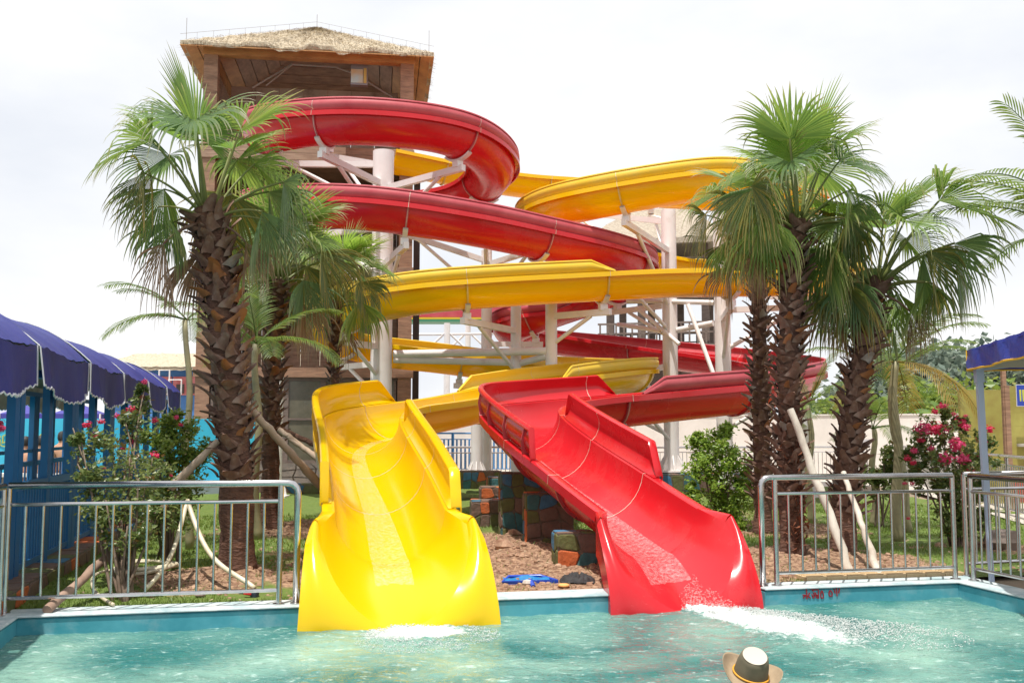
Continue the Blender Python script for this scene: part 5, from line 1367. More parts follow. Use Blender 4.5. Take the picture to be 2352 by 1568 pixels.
shrub('flowering_shrub', 'lanky pink flowering shrub leaning over the railing at left', gY(295, 8.7),
  [(210,1010,9.5,.16),(255,1050,9.4,.22),(305,1000,9.7,.18),(330,930,10,.10),(290,1090,9.2,.26),(350,1080,9.3,.22),(240,1130,9.0,.20),(330,1140,9.0,.24),(200,1090,9.1,.14),(280,1180,8.8,.18),(360,1180,9.0,.18),(310,1230,8.8,.14),(225,1190,8.8,.12),(300,965,9.8,.08),(325,895,10,.05),(180,1010,9.2,.08)],
  5200, .030, 'leafd', fl, 3, 'pink flowering shrubs')
shrub('green_shrub', 'dense mid-green leafy shrub between the flowering shrub and the big left trunk', gY(395, 10.6),
  [(380,1010,10.5,.20),(355,1000,10.5,.15),(410,1040,10.5,.22),(375,1075,10.5,.22),(425,990,10.6,.16),(395,960,10.6,.13),(440,1050,10.6,.16),(400,1110,10.5,.22),(425,1150,10.5,.18),(370,1150,10.5,.18)],
  5000, .030, 'leafm', [], 4)
fr = [(2165,933,12.6,.09),(2148,945,12.6,.06),(2120,985,12.4,.15),(2150,985,12.4,.14),(2175,985,12.5,.10),(2205,970,12.6,.12),(2190,1008,12.4,.06),(2220,980,12.4,.07),(2197,1020,12.3,.13),(2115,1010,12.4,.07),(2100,1035,12.3,.06),(2172,1054,12.2,.12),(2212,1054,12.2,.12),(2098,1062,12.2,.06),(2270,985,12.8,.10),(2253,1012,12.6,.09),(2272,1050,12.5,.05),(2230,1082,12.2,.08),(2085,1052,12.3,.06),(2078,1110,12.2,.04),(2095,1110,12.2,.04),(2086,1190,11.9,.03),(2190,950,12.6,.05),(2218,955,12.6,.04),(2140,1030,12.3,.06),(2247,1045,12.5,.04)]
shrub('flowering_shrub', 'bushy pink flowering shrub at right beside the blue tent leg', gY(2195, 12.2),
  [(2130,1005,12.5,.20),(2175,1010,12.5,.24),(2200,1045,12.4,.26),(2150,1050,12.4,.24),(2110,1040,12.4,.14),(2190,1100,12.3,.26),(2220,1120,12.3,.22),(2240,1050,12.5,.16),(2260,1010,12.7,.10),(2165,955,12.6,.08),(2200,1160,12.2,.22),(2225,1190,12.2,.18),(2180,1210,12.1,.14),(2110,1085,12.3,.12),(2150,1120,12.3,.14),(2255,1140,12.4,.12),(2205,970,12.6,.10),(2235,1180,12.1,.14)],
  6500, .038, 'leafd', fr, 5, 'pink flowering shrubs')
shrub('green_shrub', 'bright green bushy shrub left of the right palm trunks', gY(1650, 14.2),
  [(1650,1010,14.2,.16),(1625,1040,14.2,.22),(1675,1040,14.2,.22),(1640,1080,14.2,.28),(1690,1080,14.2,.22),(1610,1070,14.2,.18),(1660,1130,14.2,.32),(1620,1160,14.2,.26),(1690,1160,14.2,.26),(1650,1190,14.1,.26),(1600,1010,14.3,.08),(1715,1110,14.2,.12),(1665,990,14.3,.08),(1700,1195,14.1,.16),(1590,1130,14.2,.10)],
  9500, .036, 'leafb', [], 6)
shrub('green_shrub', 'small broad-leaved shrub low behind the rightmost booted trunk', gY(2020, 14.8), [(2020,1090,14.8,.2),(2040,1050,14.8,.18),(2000,1110,14.8,.2),(2060,1100,14.8,.15)], 1500, .05, 'leafd', [], 7)
shrub('green_shrub', 'loose dark shrub between the corridor and the big left palm, low down', gY(375, 11.5), [(360,1220,11.4,.2),(385,1190,11.4,.2),(350,1180,11.4,.16)], 1800, .03, 'leafd', [], 8)
# ================================================================ FAR TREES, banana clump
MT['fartree'] = leaf_mat('haze_tinted_far_foliage', (.10,.14,.115), (.16,.20,.15), (.2,.22,.18), .2, .8)  # distance haze mixed into the leaf colours; the air itself is clear
MT['banana'] = leaf_mat('banana_leaf', (.07,.15,.02), (.13,.21,.03), (.30,.20,.07), .4, .4)
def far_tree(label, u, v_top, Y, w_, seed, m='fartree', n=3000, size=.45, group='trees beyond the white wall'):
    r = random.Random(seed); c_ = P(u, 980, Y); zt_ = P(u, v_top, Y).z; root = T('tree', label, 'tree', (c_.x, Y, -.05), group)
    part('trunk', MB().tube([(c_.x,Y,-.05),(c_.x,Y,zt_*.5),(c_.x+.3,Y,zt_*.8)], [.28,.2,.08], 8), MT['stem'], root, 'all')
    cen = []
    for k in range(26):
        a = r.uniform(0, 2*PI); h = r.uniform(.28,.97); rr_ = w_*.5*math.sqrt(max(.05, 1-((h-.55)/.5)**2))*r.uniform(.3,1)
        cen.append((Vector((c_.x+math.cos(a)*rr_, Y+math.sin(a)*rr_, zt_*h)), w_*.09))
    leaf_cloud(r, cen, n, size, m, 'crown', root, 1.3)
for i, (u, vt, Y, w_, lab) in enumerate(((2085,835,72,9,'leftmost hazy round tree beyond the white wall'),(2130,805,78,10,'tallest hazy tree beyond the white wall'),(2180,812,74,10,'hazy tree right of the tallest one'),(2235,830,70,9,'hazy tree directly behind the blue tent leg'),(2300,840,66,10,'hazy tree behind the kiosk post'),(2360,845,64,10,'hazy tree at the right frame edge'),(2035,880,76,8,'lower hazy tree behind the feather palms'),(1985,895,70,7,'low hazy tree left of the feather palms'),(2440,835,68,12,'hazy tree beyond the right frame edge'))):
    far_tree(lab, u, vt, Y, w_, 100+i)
for i, (u, vt, Y, w_, lab) in enumerate(((1900,925,44,5,'low green tree peeping over the white wall left'),(2150,895,42,5,'green bushy tree just over the white wall'),(2220,905,41,5,'green bushy tree over the wall behind the tent leg'),(2290,900,40,5,'green bushy tree over the wall behind the kiosk'))):
    far_tree(lab, u, vt, Y, w_, 140+i, 'leafm', 1600, .26)
def banana(label, u, Y, H, seed):
    r = random.Random(seed); c_ = P(u, 1000, Y); root = T('banana_plant', label, 'banana plant', (c_.x, Y, -.05), 'banana plants beyond the white wall')
    part('stem', MB().tube([(c_.x,Y,-.05),(c_.x,Y,H*.55)], [.13,.09], 10), MT['bamboo'], root, 'all')
    for k in range(8):
        az = 2*PI*k/8+r.uniform(-.3,.3); el = r.uniform(.5,1.25); L_ = r.uniform(1.3,1.9); d = Vector((math.cos(az)*math.cos(el), math.sin(az)*math.cos(el), math.sin(el))); s = Vector((-math.sin(az), math.cos(az), 0))
        p = Vector((c_.x,Y,H*.5)); mb = MB(); col = []; n = 12
        for j in range(n+1):
            q = j/n; w_ = .24*math.sin(PI*min(1,(.05+q*.95)))**.7*(1 if q < .97 else .3) + .01; dr = Vector((0,0,-.07))
            z = r.uniform(-.02,.02); mb.v += [p-s*w_+dr+Vector((0,0,z)), p, p+s*w_+dr-Vector((0,0,z))]; col += [(k == 0)*1.0, r.random(), 0, 1]*3
            p = p+d*L_/n; d = (d+Vector((0,0,-.10-.10*q))).normalized()
        for j in range(n): a = 3*j; mb.f += [(a,a+1,a+4,a+3),(a+1,a+2,a+5,a+4)]
        me = mb.mesh('leaf_blade', MT['banana'], 'all', root.location); setcol(me, col); o = bpy.data.objects.new('leaf_blade', me); C.objects.link(o); o.parent = root
for i, (u, Y, H, lab) in enumerate(((2185,36,2.9,'banana plant left of the tent leg with a brown split leaf'),(2240,36,3.6,'banana plant with an upright leaf right of the tent leg'),(2275,35,3.0,'banana plant with an arching leaf beside the kiosk post'),(2120,37,2.7,'banana plant behind the slim feather palms'),(1890,38,2.6,'banana plant above the wall left of the booted trunks'),(2345,34,3.6,'banana plant over the kiosk'))): banana(lab, u, Y, H, 60+i)
# ================================================================ GRASS, SOIL
MT['grass'] = leaf_mat('grass_blade', (.07,.14,.015), (.14,.23,.035), (.26,.25,.08), .3, .5)
r = random.Random(12); mb = MB(); col = []
cnt = 0
while cnt < 42000:
    b_ = .38 + 8.5*r.random()**1.5; a_ = r.uniform(-.1, 13.5); p = W(a_, b_)
    u, v = proj(p)
    if not (-60 < u < 2420): 
        continue
    k = 1-dirtiness(p)
    if r.random() > k**1.5 + .04 or noise.noise(Vector((p.x*1.1,p.y*1.1,9))) < -.25: 
        cnt += .2; continue
    z = gz(p.x, p.y); h = r.uniform(.018,.05)*(1 + .02*b_); az = r.uniform(0,PI); w_ = .004+.0009*b_; d = Vector((math.cos(az)*w_, math.sin(az)*w_, 0)); ln = Vector((r.gauss(0,.5)*h, r.gauss(0,.5)*h, 0)); q = Vector((p.x,p.y,z-.003))
    mb.add([q-d, q+d, q+ln+Vector((0,0,h))], [(0,1,2)]); t_ = r.random(); col += [r.random()*.3, t_, 0, 1]*3; cnt += 1
me = mb.mesh('grass', MT['grass']); setcol(me, col); o = bpy.data.objects.new('grass', me); C.objects.link(o); tag(o, 'short green grass on the garden behind the railings', 'grass', kind='stuff')
MT['clod'] = mat('red_soil_clod', (.22,.12,.075), .95, (.42,.28,.19), 12, bump=.01, world=True); MT['rockg'] = mat('garden_rock', (.30,.24,.21), .9, (.18,.13,.11), 5, bump=.02); MT['rockp'] = mat('pale_rock', (.60,.56,.52), .9, (.45,.4,.36), 6, bump=.01)
def rock_into(mb, c_, s_, r, sq=.7):
    vs = []; rings = 4; n = 7
    for i in range(1, rings):
        ph = PI*i/rings
        for k in range(n):
            a = 2*PI*k/n; q = s_*r.uniform(.75,1.15); vs.append(c_+Vector((math.sin(ph)*math.cos(a)*q, math.sin(ph)*math.sin(a)*q, math.cos(ph)*q*sq)))
    t_ = c_+Vector((0,0,s_*sq*.9)); b_ = c_-Vector((0,0,s_*sq*.9)); vs += [t_, b_]; fs = []
    for i in range(rings-2):
        for k in range(n): fs.append((i*n+k, (i+1)*n+k, (i+1)*n+(k+1)%n, i*n+(k+1)%n))
    for k in range(n): fs.append((k, (k+1)%n, len(vs)-2)); fs.append(((rings-2)*n+(k+1)%n, (rings-2)*n+k, len(vs)-1))
    mb.add(vs, fs)
mb = MB(); k = 0
while k < 9000:
    b_ = .36+7*r.random()**1.3; a_ = r.uniform(0,12.5); p = W(a_, b_)
    if r.random() > dirtiness(p)*1.1-.1: k += .1; continue
    rock_into(mb, Vector((p.x,p.y,gz(p.x,p.y))), .008+.035*r.random()**4, r); k += 1
lb = MB()
for _ in range(2600):
    b_ = .36+6.5*r.random(); a_ = r.uniform(0,12.5); p = W(a_, b_); z = gz(p.x,p.y)+.012; d = Vector((r.gauss(0,1),r.gauss(0,1),r.gauss(0,.3))).normalized()*r.uniform(.008,.03); e = Vector((-d.y,d.x,r.gauss(0,.01)))*.35; q = Vector((p.x,p.y,z))
    lb.add([q-d, q+e, q+d, q-e], [(0,1,2,3)])
MT['litter'] = mat('dry_litter', (.42,.33,.22), .9, (.25,.17,.11), 40, world=True)
o = part('dry_litter', lb, MT['litter']); tag(o, 'small dry leaves and straw bits lying on the garden soil', 'litter', kind='stuff')
o = part('soil_clods', mb, MT['clod']); tag(o, 'loose reddish soil clods around the palm bases and under the slides', 'soil', kind='stuff')
def rock(label, u, v, s_, m, Y=None, seed=1, z=0):
    p = PZ(u, v, 0); mb = MB(); rr_ = random.Random(seed); c_ = Vector((p.x,p.y,gz(p.x,p.y)+s_*.3))
    rock_into(mb, c_, s_, rr_); o = part('rock', mb, MT[m], None, 35, pivot=c_); tag(o, label, 'rock', 'loose rocks in the garden')
for i, a in enumerate(((1158,1278,.13,'clod','big brown clod of earth between the slide mouths'),(1180,1250,.10,'clod','smaller brown earth clod above the big one'),(1210,1345,.05,'rockp','white stone behind the blue pool net'),(1235,1237,.09,'rockg','rounded stone at the foot of the middle pier'),(1150,1215,.10,'clod','earth lump beside the tallest pier'),(2300,1262,.24,'rockg','big dark grey rock behind the right railing'),(2015,1307,.05,'rockp','flat white stone on the grass right of the props'),(2160,1262,.08,'clod','brown earth lump at the foot of the pink shrub'),(1285,1195,.08,'clod','brown lump near the middle pier'),(1700,1200,.12,'rockg','dark stone left of the right palm trunks'),(1500,1120,.2,'rockg','brown stone pile beside the stone ledge'),(460,1370,.05,'rockg','small stone under the left railing'))): rock(a[4], a[0], a[1], a[2], a[3], seed=200+i)
# ================================================================ WOODEN PROPS, beam, hoses
MT['propdark'] = mat('dull_brown_beam', (.24,.15,.11), .85, (.36,.25,.19), 4, stretch=(1,1,.5), bump=.004)
def prop(label, a, b, r, m, seed=1, n=10, name='wooden_prop', group='wooden props leaning on the palms', k=14):
    rr_ = random.Random(seed); a, b = Vector(a), Vector(b); L_ = (b-a).length; pts = []; rs = []
    for i in range(k+1):
        pts.append(a.lerp(b, i/k) + Vector((rr_.gauss(0,1), rr_.gauss(0,1), rr_.gauss(0,1)))*L_*.004); rs.append(r*(1.12-.25*i/k)*rr_.uniform(.88,1.1))
    o = part(name, MB().tube(pts, rs, n), MT[m], None, 50, pivot=a); return tag(o, label, 'pole', group)
prop('long bare pole from the big left trunk down toward the yellow slide', P(740,1120,10.6), P(563,925,9.75), .040, 'timber', 1)
prop('shorter bare pole behind the long one, left of the yellow slide', P(742,1062,12.4), P(640,985,12.6), .038, 'timber', 2)
prop('dark brown pole behind the two bare ones, left of the yellow slide', P(742,1030,13.6), P(648,985,14.0), .034, 'bark', 3)
prop('pole leaning against the left side of the big left trunk', P(392,1120,9.6), P(502,1012,9.6), .038, 'timber', 4)
prop('thick bleached pole leaning on the palms behind the right railing', PZ(1955,1318,.0), P(1815,940,10.6), .042, 'driftwood', 5)
prop('thin bleached pole leaning on the rightmost booted trunk', PZ(2020,1322,.0), P(1938,1085,10.9), .034, 'driftwood', 6)
prop('brown beam lying slanted from the pool edge up to the green shrub at left', PZ(108,1400,.03), P(420,1128,10.6), .036, 'propdark', 7)
MT['hose'] = mat('cream_plastic_hose', (.66,.60,.46), .4, (.55,.47,.32), 5)
MT['valveb'] = mat('dark_blue_valve', (.02,.03,.05), .35); MT['valver'] = mat('red_valve_handle', (.6,.02,.02), .4)
def hose(name, label, pts, r, cat='hose', group=None, m='hose'):
    c_, _ = catmull([Vector(p) for p in pts], .05); o = part(name, MB().tube(c_, r, 8), MT[m], None, 'all', pivot=c_[0]); return tag(o, label, cat, group)
h1 = hose('hose', 'cream hose hanging from a fork and curving to the valve by the left trunk', [P(430,1148,9.5), P(445,1195,9.4), P(468,1265,9.2), P(505,1315,9.0), P(548,1325,8.9), P(575,1318,8.85), P(584,1322,8.85), P(585,1350,8.85)], .022)
hose('hose', 'yellowish stiff hose standing from the ground up to the fork', [P(335,1352,8.75), P(380,1335,8.8), P(395,1290,9.0), P(412,1220,9.3), P(430,1150,9.5)], .020)
rr_ = random.Random(9); pts = []
for k in range(46):
    a = k*.62; q = PZ(335+90*math.cos(a)*rr_.uniform(.6,1.1), 1320+24*math.sin(a)*rr_.uniform(.5,1.1), 0); pts.append((q.x, q.y, gz(q.x,q.y)+.03+.05*rr_.random()))
hose('hose', 'tangled heap of cream hose coils on the grass behind the left railing', pts, .017)
hose('hose', 'loose cream hose end lying toward the pool edge at left', [(lambda q: (q.x,q.y,gz(q.x,q.y)+.04))(PZ(u, v, 0)) for u, v in ((300,1325),(250,1318),(212,1335),(222,1375),(260,1395))], .015)
q = P(585,1352,8.85); vl = T('valve', 'dark valve with a red lever at the end of the cream hose', 'valve', tuple(q))
part('body', MB().tube([q+Vector((0,0,.0)), q-Vector((0,0,.03)), q-Vector((0,0,.10))], [.028,.040,.034], 12).tube([q-Vector((0,0,.1)), q-Vector((0,0,.22))], .02, 8), MT['valveb'], vl, 40)
part('lever', MB().beam(q-Vector((.02,.03,.035)), q-Vector((.085,.03,.03)), .028,.02), MT['valver'], vl)
# ================================================================ POOL NET, cloth, sponge
def on_cop(u, v): return PZ(u, v, .008)
nt_ = T('pool_net', 'blue pool skimmer net lying on the pool edge between the slides', 'pool net', tuple(on_cop(1218,1345)))
MT['netframe'] = mat('blue_net_frame', (.01,.06,.42), .3, coat=.3); MT['net'] = mat('cyan_net_mesh', (.02,.28,.62), .6, (.01,.18,.5), 30, transl=.3)
Lc = on_cop(1218, 1341); xx = (on_cop(1282,1339)-on_cop(1155,1343)); hw = xx.length/2; xd = xx.normalized(); yd = Vector((-xd.y, xd.x, 0)); dp = .17
ol = [(-hw,0),(-hw+.01,.04),(-hw+.09,dp),(hw-.13,dp),(hw-.01,.06),(hw,0)]
pts = [Lc+xd*x+yd*y+Vector((0,0,.022+ (.03 if y > .1 else 0))) for x, y in ol]
part('frame', MB().tube(pts, .014, 8, closed=True), MT['netframe'], nt_, 'all')
part('front_bar', MB().beam(Lc-xd*hw+Vector((0,0,.02)), Lc+xd*hw+Vector((0,0,.02)), .022, .034), MT['netframe'], nt_)
part('socket', MB().tube([Lc+Vector((0,0,.03)), Lc-yd*.06+Vector((0,0,.018)), Lc-yd*.13-Vector((0,0,.005))], [.024,.026,.022], 10), MT['netframe'], nt_, 40)
part('net_bag', MB().grid(lambda s, t: Lc+xd*(-hw+.03+(2*hw-.10)*s)+yd*(.02+(dp-.03)*t)+Vector((0,0,.03+.018*math.sin(s*9)*math.sin(t*4)+.02*t-.02*math.sin(PI*s)*math.sin(PI*t))), 20, 8), MT['net'], nt_, 'all')
cb = on_cop(1326,1337)
MT['blackcloth'] = mat('black_cloth', (.018,.017,.018), .8, (.035,.033,.035), 8)
cl = MB().grid(lambda s, t: cb + Vector(((s-.5)*.34*(1-.25*abs(t-.5)), (t-.5)*.24, .01+.085*max(0,(1-((s-.5)**2+(t-.5)**2)*4))**.5*(.6+.7*abs(noise.noise(Vector((s*7,t*7,2)))))+.02*abs(noise.noise(Vector((s*16,t*16,5)))))), 40, 30)
o = part('cloth', cl, MT['blackcloth'], None, 'all', pivot=cb); tag(o, 'crumpled black cloth lying on the pool edge beside the blue net', 'cloth')
MT['sponge'] = mat('orange_sponge', (.70,.36,.12), .9)
sp_ = on_cop(1295,1346); o = part('sponge', MB().lathe([(0,.025),(.04,.024),(.055,.012),(.05,0),(0,0)], 14, sp_), MT['sponge'], None, 'all', pivot=sp_); tag(o, 'small flat orange sponge on the pool edge between net and black cloth', 'sponge')
# ================================================================ RED PAINTED DEPTH MARK on the pool wall
MT['redink'] = mat('red_marker_paint', (.28,.01,.02), .5)
dm = T('wall_marking', 'red hand painted depth characters on the blue pool wall at right', 'marking', tuple(W(a_of(1885,0,-.07), -.004, -.07)))
def mk(u, v):
    a_ = a_of(u, -.005, -.07); q = W(a_, -.005, 0); return Vector((q.x, q.y, P(u, v, q.y).z))
def U(x): return (3150+x*300/2352)/1.7415
def V_(y): return (2300+y*150/1176)/1.7415
strokes = [[[(595,430),(605,600),(612,770)],[(475,640),(590,650)],[(560,660),(490,740)],[(700,570),(640,680),(730,740)]],
 [[(760,440),(790,500)],[(800,530),(820,480),(975,470),(970,740)],[(820,560),(850,700),(790,740)],[(870,560),(930,700)],[(840,650),(960,640)],[(760,610),(800,700)],[(900,720),(980,740)]],
 [[(1075,500),(1040,620),(1050,730),(1120,735),(1130,620),(1085,500)]], [[(1340,490),(1300,590),(1310,670),(1390,675),(1410,590),(1350,490)]],
 [[(1465,450),(1500,590)],[(1545,400),(1555,680)],[(1640,430),(1605,590)]]]
for ch in strokes:
    m = MB()
    for st in ch:
        for a, b in zip(st, st[1:]):
            A = mk(U(a[0]), V_(a[1])-2); B = mk(U(b[0]), V_(b[1])-2); m.beam(A, B, .004, .011, up=Vector((-.213,.977,0)).cross((B-A).normalized()))
    part('character', m, MT['redink'], dm)
# ================================================================ RUNNING WATER in the slides, splashes
fw, FN, FL_, fb_ = new_mat('running_water')
fb_.inputs['Base Color'].default_value = (.95,.97,.95,1); fb_.inputs['Roughness'].default_value = .12
tn_ = FN.new('ShaderNodeNewGeometry'); nn_ = FN.new('ShaderNodeTexNoise'); nn_.inputs['Scale'].default_value = 30; nn_.inputs['Detail'].default_value = 5; FL_.new(tn_.outputs['Position'], nn_.inputs[0])
bb_ = FN.new('ShaderNodeBump'); bb_.inputs['Distance'].default_value = .02; FL_.new(nn_.outputs['Fac'], bb_.inputs['Height']); FL_.new(bb_.outputs[0], fb_.inputs['Normal'])
trn = FN.new('ShaderNodeBsdfTransparent'); mxs = FN.new('ShaderNodeMixShader'); rmp = FN.new('ShaderNodeValToRGB'); rmp.color_ramp.elements[0].position = .35; rmp.color_ramp.elements[1].position = .8
rmp.color_ramp.elements[0].color = (.03,.03,.03,1); rmp.color_ramp.elements[1].color = (.26,.26,.26,1); FL_.new(nn_.outputs['Fac'], rmp.inputs[0]); FL_.new(rmp.outputs[0], mxs.inputs[0])
oo_ = FN['Material Output']; FL_.new(trn.outputs[0], mxs.inputs[1]); FL_.new(fb_.outputs[0], mxs.inputs[2]); FL_.new(mxs.outputs[0], oo_.inputs[0])
def stream(path, length, w0, w1, ext, label, zoff, sk):
    kend = len(path.p)-1; k0 = path.k_s(path.s[-1]-length); ks = list(range(k0, kend+1, 2)); rows = []
    for k in ks:
        f = (path.s[k]-path.s[k0])/length; w_ = w0+(w1-w0)*f; off = sk*(1-f)
        rows.append([path.at(k, (RB-.02)*math.sin(off+w_*(j/8-.5)*2), -DEEP-(RB-.012)*math.cos(off+w_*(j/8-.5)*2)) for j in range(9)])
    h = EY*-1; last = rows[-1]
    for i in range(1, 9):
        f = i/8; rows.append([p + h*ext*f + Vector((0,0,.012+.035*f-(last[4].z-ZW+.03)*f**1.5)) for p in last])
    mb = MB()
    for r_ in rows: mb.v += r_
    for i in range(len(rows)-1):
        for j in range(8): a = i*9+j; mb.f.append((a,a+1,a+10,a+9))
    o = part('running_water', mb, fw, None, 'all'); tag(o, label, 'water stream', kind='stuff')
stream(yp, 7.0, .06, .36, 1.0, 'thin stream of water running down the yellow trough', 0, .1)
stream(rp, 3.6, .08, .48, .86, 'thin stream of water running down the red trough', 0, -.2)
MT['foam'] = mat('white_foam', (.82,.85,.84), .35, transl=.3)
def splash(label, pts, seed):
    r = random.Random(seed); mb = MB()
    for (c_, rd, hgt, n, sz) in pts:
        for _ in range(n):
            a = r.uniform(0, 2*PI); q = rd*math.sqrt(r.random()); p = Vector(c_)+Vector((math.cos(a)*q, math.sin(a)*q, 0)); hz = hgt*r.random()**2*(1-q/rd*.8)
            s_ = sz*r.uniform(.4,1.3)*(.6 if hz > .03 else 1); c2 = Vector((p.x, p.y, ZW+.005+hz))
            e = Vector((r.uniform(.7,1.7), r.uniform(.7,1.3), r.uniform(.4,1)))*s_
            mb.add([c2+Vector((e.x,0,0)), c2-Vector((e.x,0,0)), c2+Vector((0,e.y,0)), c2-Vector((0,e.y,0)), c2+Vector((0,0,e.z)), c2-Vector((0,0,e.z))], [(0,2,4),(2,1,4),(1,3,4),(3,0,4),(2,0,5),(1,2,5),(3,1,5),(0,3,5)])
    o = part('foam', mb, MT['foam'], None, 'all'); tag(o, label, 'foam', kind='stuff')
c1 = PZ(940,1452,ZW)
splash('white foam where the yellow slide meets the pool water', [(c1,.34,.05,2000,.005),(c1+Vector((.3,-.1,0)),.42,.03,1500,.0045),(c1+Vector((.1,-.25,0)),.5,.02,1200,.004)], 3)
c2 = PZ(1606,1398,ZW)
sd_ = [(c2+Vector((.0,.22,.05)),.15,.30,1800,.006),(c2+Vector((-.02,.16,.0)),.20,.24,2600,.006),(c2+Vector((.08,-.02,0)),.26,.20,2600,.006)]
for k in range(7): sd_.append((c2+Vector((.16+.2*k,-.12-.17*k,0)), .22+.05*k, .10-.011*k, 2200-200*k, .0052))
splash('white splash and foam trail at the mouth of the red slide', sd_, 4)
# ================================================================ HAT AND BATHER
MT['felt'] = mat('tan_felt', (.33,.25,.16), .9, (.26,.19,.12), 14, bump=.001); MT['feltd'] = mat('dark_olive_felt', (.10,.085,.055), .9, (.13,.11,.07), 12); MT['band'] = mat('orange_hat_band', (.65,.30,.02), .5); MT['hatmesh'] = mat('cream_mesh_panel', (.50,.45,.38), .8)
MT['skin'] = mat('skin', (.50,.27,.17), .55, (.44,.23,.14), 6); MT['hair'] = mat('black_hair', (.012,.010,.010), .6, (.025,.02,.018), 20)
def person_mesh(name, verts, edges, radii, root, m='skin', sub=2):
    me = bpy.data.meshes.new(name); me.from_pydata([tuple(Vector(v)) for v in verts], edges, []); me.materials.append(MT[m])
    o = bpy.data.objects.new(name, me); C.objects.link(o); o.parent = root
    sk = o.modifiers.new('skin', 'SKIN'); sk.use_smooth_shade = True
    for i, r in enumerate(radii): me.skin_vertices[0].data[i].radius = (r, r) if not isinstance(r, tuple) else r
    me.skin_vertices[0].data[0].use_root = True
    s = o.modifiers.new('sub', 'SUBSURF'); s.levels = sub; s.render_levels = sub
    return o
def hat_at(c_, root):
    """wide brim, pinched crown; c_ = centre of brim; front turned to the left-back"""
    TL = Matrix.Rotation(rad(24), 3, 'X') @ Matrix.Rotation(rad(7), 3, 'Y'); A = rad(250); fx_ = Vector((math.cos(A), math.sin(A), 0)); fy_ = Vector((-fx_.y, fx_.x, 0))
    def ring(rx, ry, z, k, n=40, curl=0):
        a = 2*PI*k/n; x = math.cos(a)*rx; y = math.sin(a)*ry; return c_ + TL @ (fx_*x + fy_*y + Vector((0,0,z + curl*abs(math.sin(a))**2.2)))
    n = 40; mb = MB(); prof = [(.080,.098,.002,0),(.105,.115,-.006,.0),(.135,.145,-.010,.022),(.162,.170,-.008,.062),(.170,.176,-.006,.072),(.168,.174,-.012,.066),(.135,.143,-.018,.018),(.08,.095,-.01,0)]
    for rx, ry, z, cu in prof:
        for k in range(n): mb.v.append(ring(rx, ry, z, k, n, cu))
    for i in range(len(prof)-1):
        for k in range(n): k2 = (k+1) % n; mb.f.append((i*n+k, i*n+k2, (i+1)*n+k2, (i+1)*n+k))
    hat = part('hat', mb, MT['felt'], root, 'all')
    cr = MB(); prof = [(.085,.100,0),(.083,.098,.03),(.078,.093,.07),(.072,.086,.10),(.068,.080,.122),(.058,.068,.128),(.045,.05,.118),(.02,.02,.105)]
    for rx, ry, z in prof:
        for k in range(n):
            a = 2*PI*k/n; pin = 1-.22*max(0, math.cos(a))*(z/.12)*(abs(math.sin(a))); p = ring(rx*pin, ry*pin, z + (.018*math.cos(a)*-1 if z > .06 else 0), k, n); cr.v.append(p)
    for i in range(len(prof)-1):
        for k in range(n): k2 = (k+1) % n; cr.f.append((i*n+k, i*n+k2, (i+1)*n+k2, (i+1)*n+k))
    cr.f.append(tuple((len(prof)-1)*n+k for k in range(n)))
    part('hat_crown', cr, MT['feltd'], hat, 'all')
    mp = MB(); 
    for k in range(n): mp.v.append(ring(.060,.071,.131 + .018*math.cos(2*PI*k/n)*-1, k, n))
    mp.v.append(c_+TL @ Vector((0,0,.122))); mp.f = [(k, (k+1)%n, n) for k in range(n)]
    part('crown_mesh', mp, MT['hatmesh'], hat, 'all')
    part('hat_band', MB().tube([ring(.089,.104,.010,k,n) for k in range(n)], .0055, 6, closed=True), MT['band'], hat, 'all')
    return hat
hc = P(1724, 1548, 6.0); pn = T('person', 'bather up to the neck in the pool wearing a tan wide-brimmed hat', 'person', tuple(hc))
hat_at(hc, pn)
hz = hc - Vector((0,0,.04)); lp = lambda x, y, z: (x, y, z)
person_mesh('body', [(0,0,-.75),(0,0,-.5),(0,0,-.34),(0,0,-.24),(0,0,-.14),(0,0,-.05),(-.17,0,-.36),(.17,0,-.36),(-.26,0,-.58),(.26,0,-.58)], [(0,1),(1,2),(2,3),(3,4),(4,5),(2,6),(2,7),(6,8),(7,9)], [.12,.14,.11,.055,.075,.078,.055,.055,.045,.045], pn)
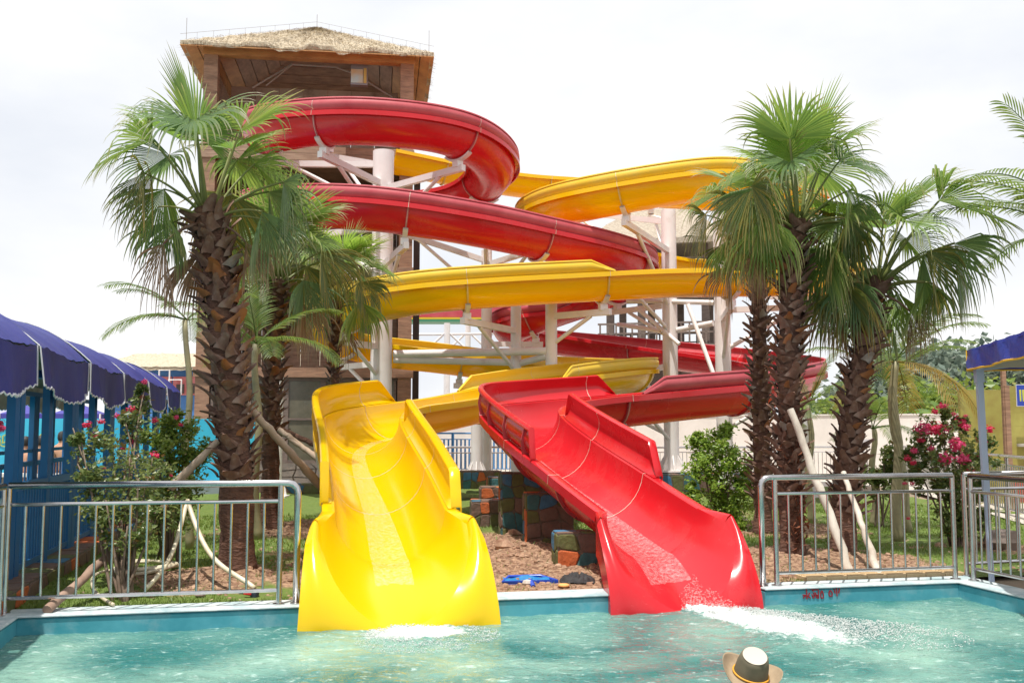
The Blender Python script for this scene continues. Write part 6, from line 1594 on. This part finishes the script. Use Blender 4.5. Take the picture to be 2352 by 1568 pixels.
def swimmer(label, u, vtop, Y, seed, lean=0, turn=0):
    """bare-backed bather seen from behind: head, hair, shoulders, arms"""
    t = P(u, vtop, Y); root = T('person', label, 'person', (t.x, t.y, t.z-1.3), 'bathers sitting beyond the blue corridor'); z0 = 1.3; L_ = lean
    v = [(0,0,z0-.86),(0,.0,z0-.62),(L_*.3,-.01,z0-.42),(L_*.5,-.01,z0-.32),(L_*.8,.0,z0-.24),(L_,.02,z0-.15),(L_,.03,z0-.07),(-.17,0,z0-.36),(.17,0,z0-.36),(-.24,.02,z0-.58),(.24,.02,z0-.58),(-.22,.2,z0-.72),(.22,.2,z0-.72),(-.1,.4,z0-.86),(.1,.4,z0-.86)]
    e = [(0,1),(1,2),(2,3),(3,4),(4,5),(5,6),(3,7),(3,8),(7,9),(8,10),(9,11),(10,12),(0,13),(0,14)]
    person_mesh('body', v, e, [.14,.125,.14,.12,.055,.085,.080,.06,.06,.043,.043,.035,.035,.08,.08], root)
    hm = MB(); c_ = Vector((L_,.01,z0-.10)); n = 16
    prof = [(0,.118),(.045,.108),(.078,.078),(.092,.03),(.093,-.02),(.080,-.065),(.05,-.075)]
    hm.lathe([(r_, z) for r_, z in prof], n, c_); me = hm.mesh('hair', MT['hair'], 'all'); o = bpy.data.objects.new('hair', me); C.objects.link(o); o.parent = root
swimmer('bare-backed dark-haired bather, right one of the close pair behind the corridor', 151, 990, 18.2, 1, .0)
swimmer('bare-backed bather leaning to the pair, just left of the rightmost one', 138, 991, 18.6, 2, .05)
swimmer('bare-backed dark-haired bather seen between the corridor posts, left of the pair', 90, 1001, 18.3, 3, .04)
swimmer('bather mostly hidden behind the double blue post at far left', 58, 1003, 18.5, 4, .0)
bq = P(110, 1060, 18.3); bn = T('bench', 'low pale bench under the bathers beyond the blue corridor', 'bench', (bq.x, bq.y, 0))
part('seat', MB().box((bq.x, bq.y+.05, P(110,1060,18.3).z-.24), (2.2,.4,.06)), MT['whitewall'], bn)
for dx in (-.9,.9): part('leg', MB().box((bq.x+dx, bq.y+.05, (bq.z-.27)/2), (.08,.36,bq.z-.27)), MT['whitewall'], bn)
# towels hung on the far railing
tw = P(1960, 1008, 29.95); MT['towel'] = mat('dark_blue_towel', (.03,.03,.12), .9); MT['towelw'] = mat('pale_towel', (.5,.48,.5), .9)
for i, (dx, m, lab) in enumerate(((-.12,'towel','dark blue cloth hung over the far railing beside the white wall'),(.3,'towelw','pale cloth hung over the far railing beside the dark one'))):
    c_ = tw + Vector((dx,-.035,0)); g_ = MB().grid(lambda s, t: c_+Vector(((s-.5)*.36, .02*math.sin(s*9)-.01, .0-.26*t)), 8, 4); o = part('towel', g_, MT[m], None, 'all', pivot=c_); tag(o, lab, 'towel')
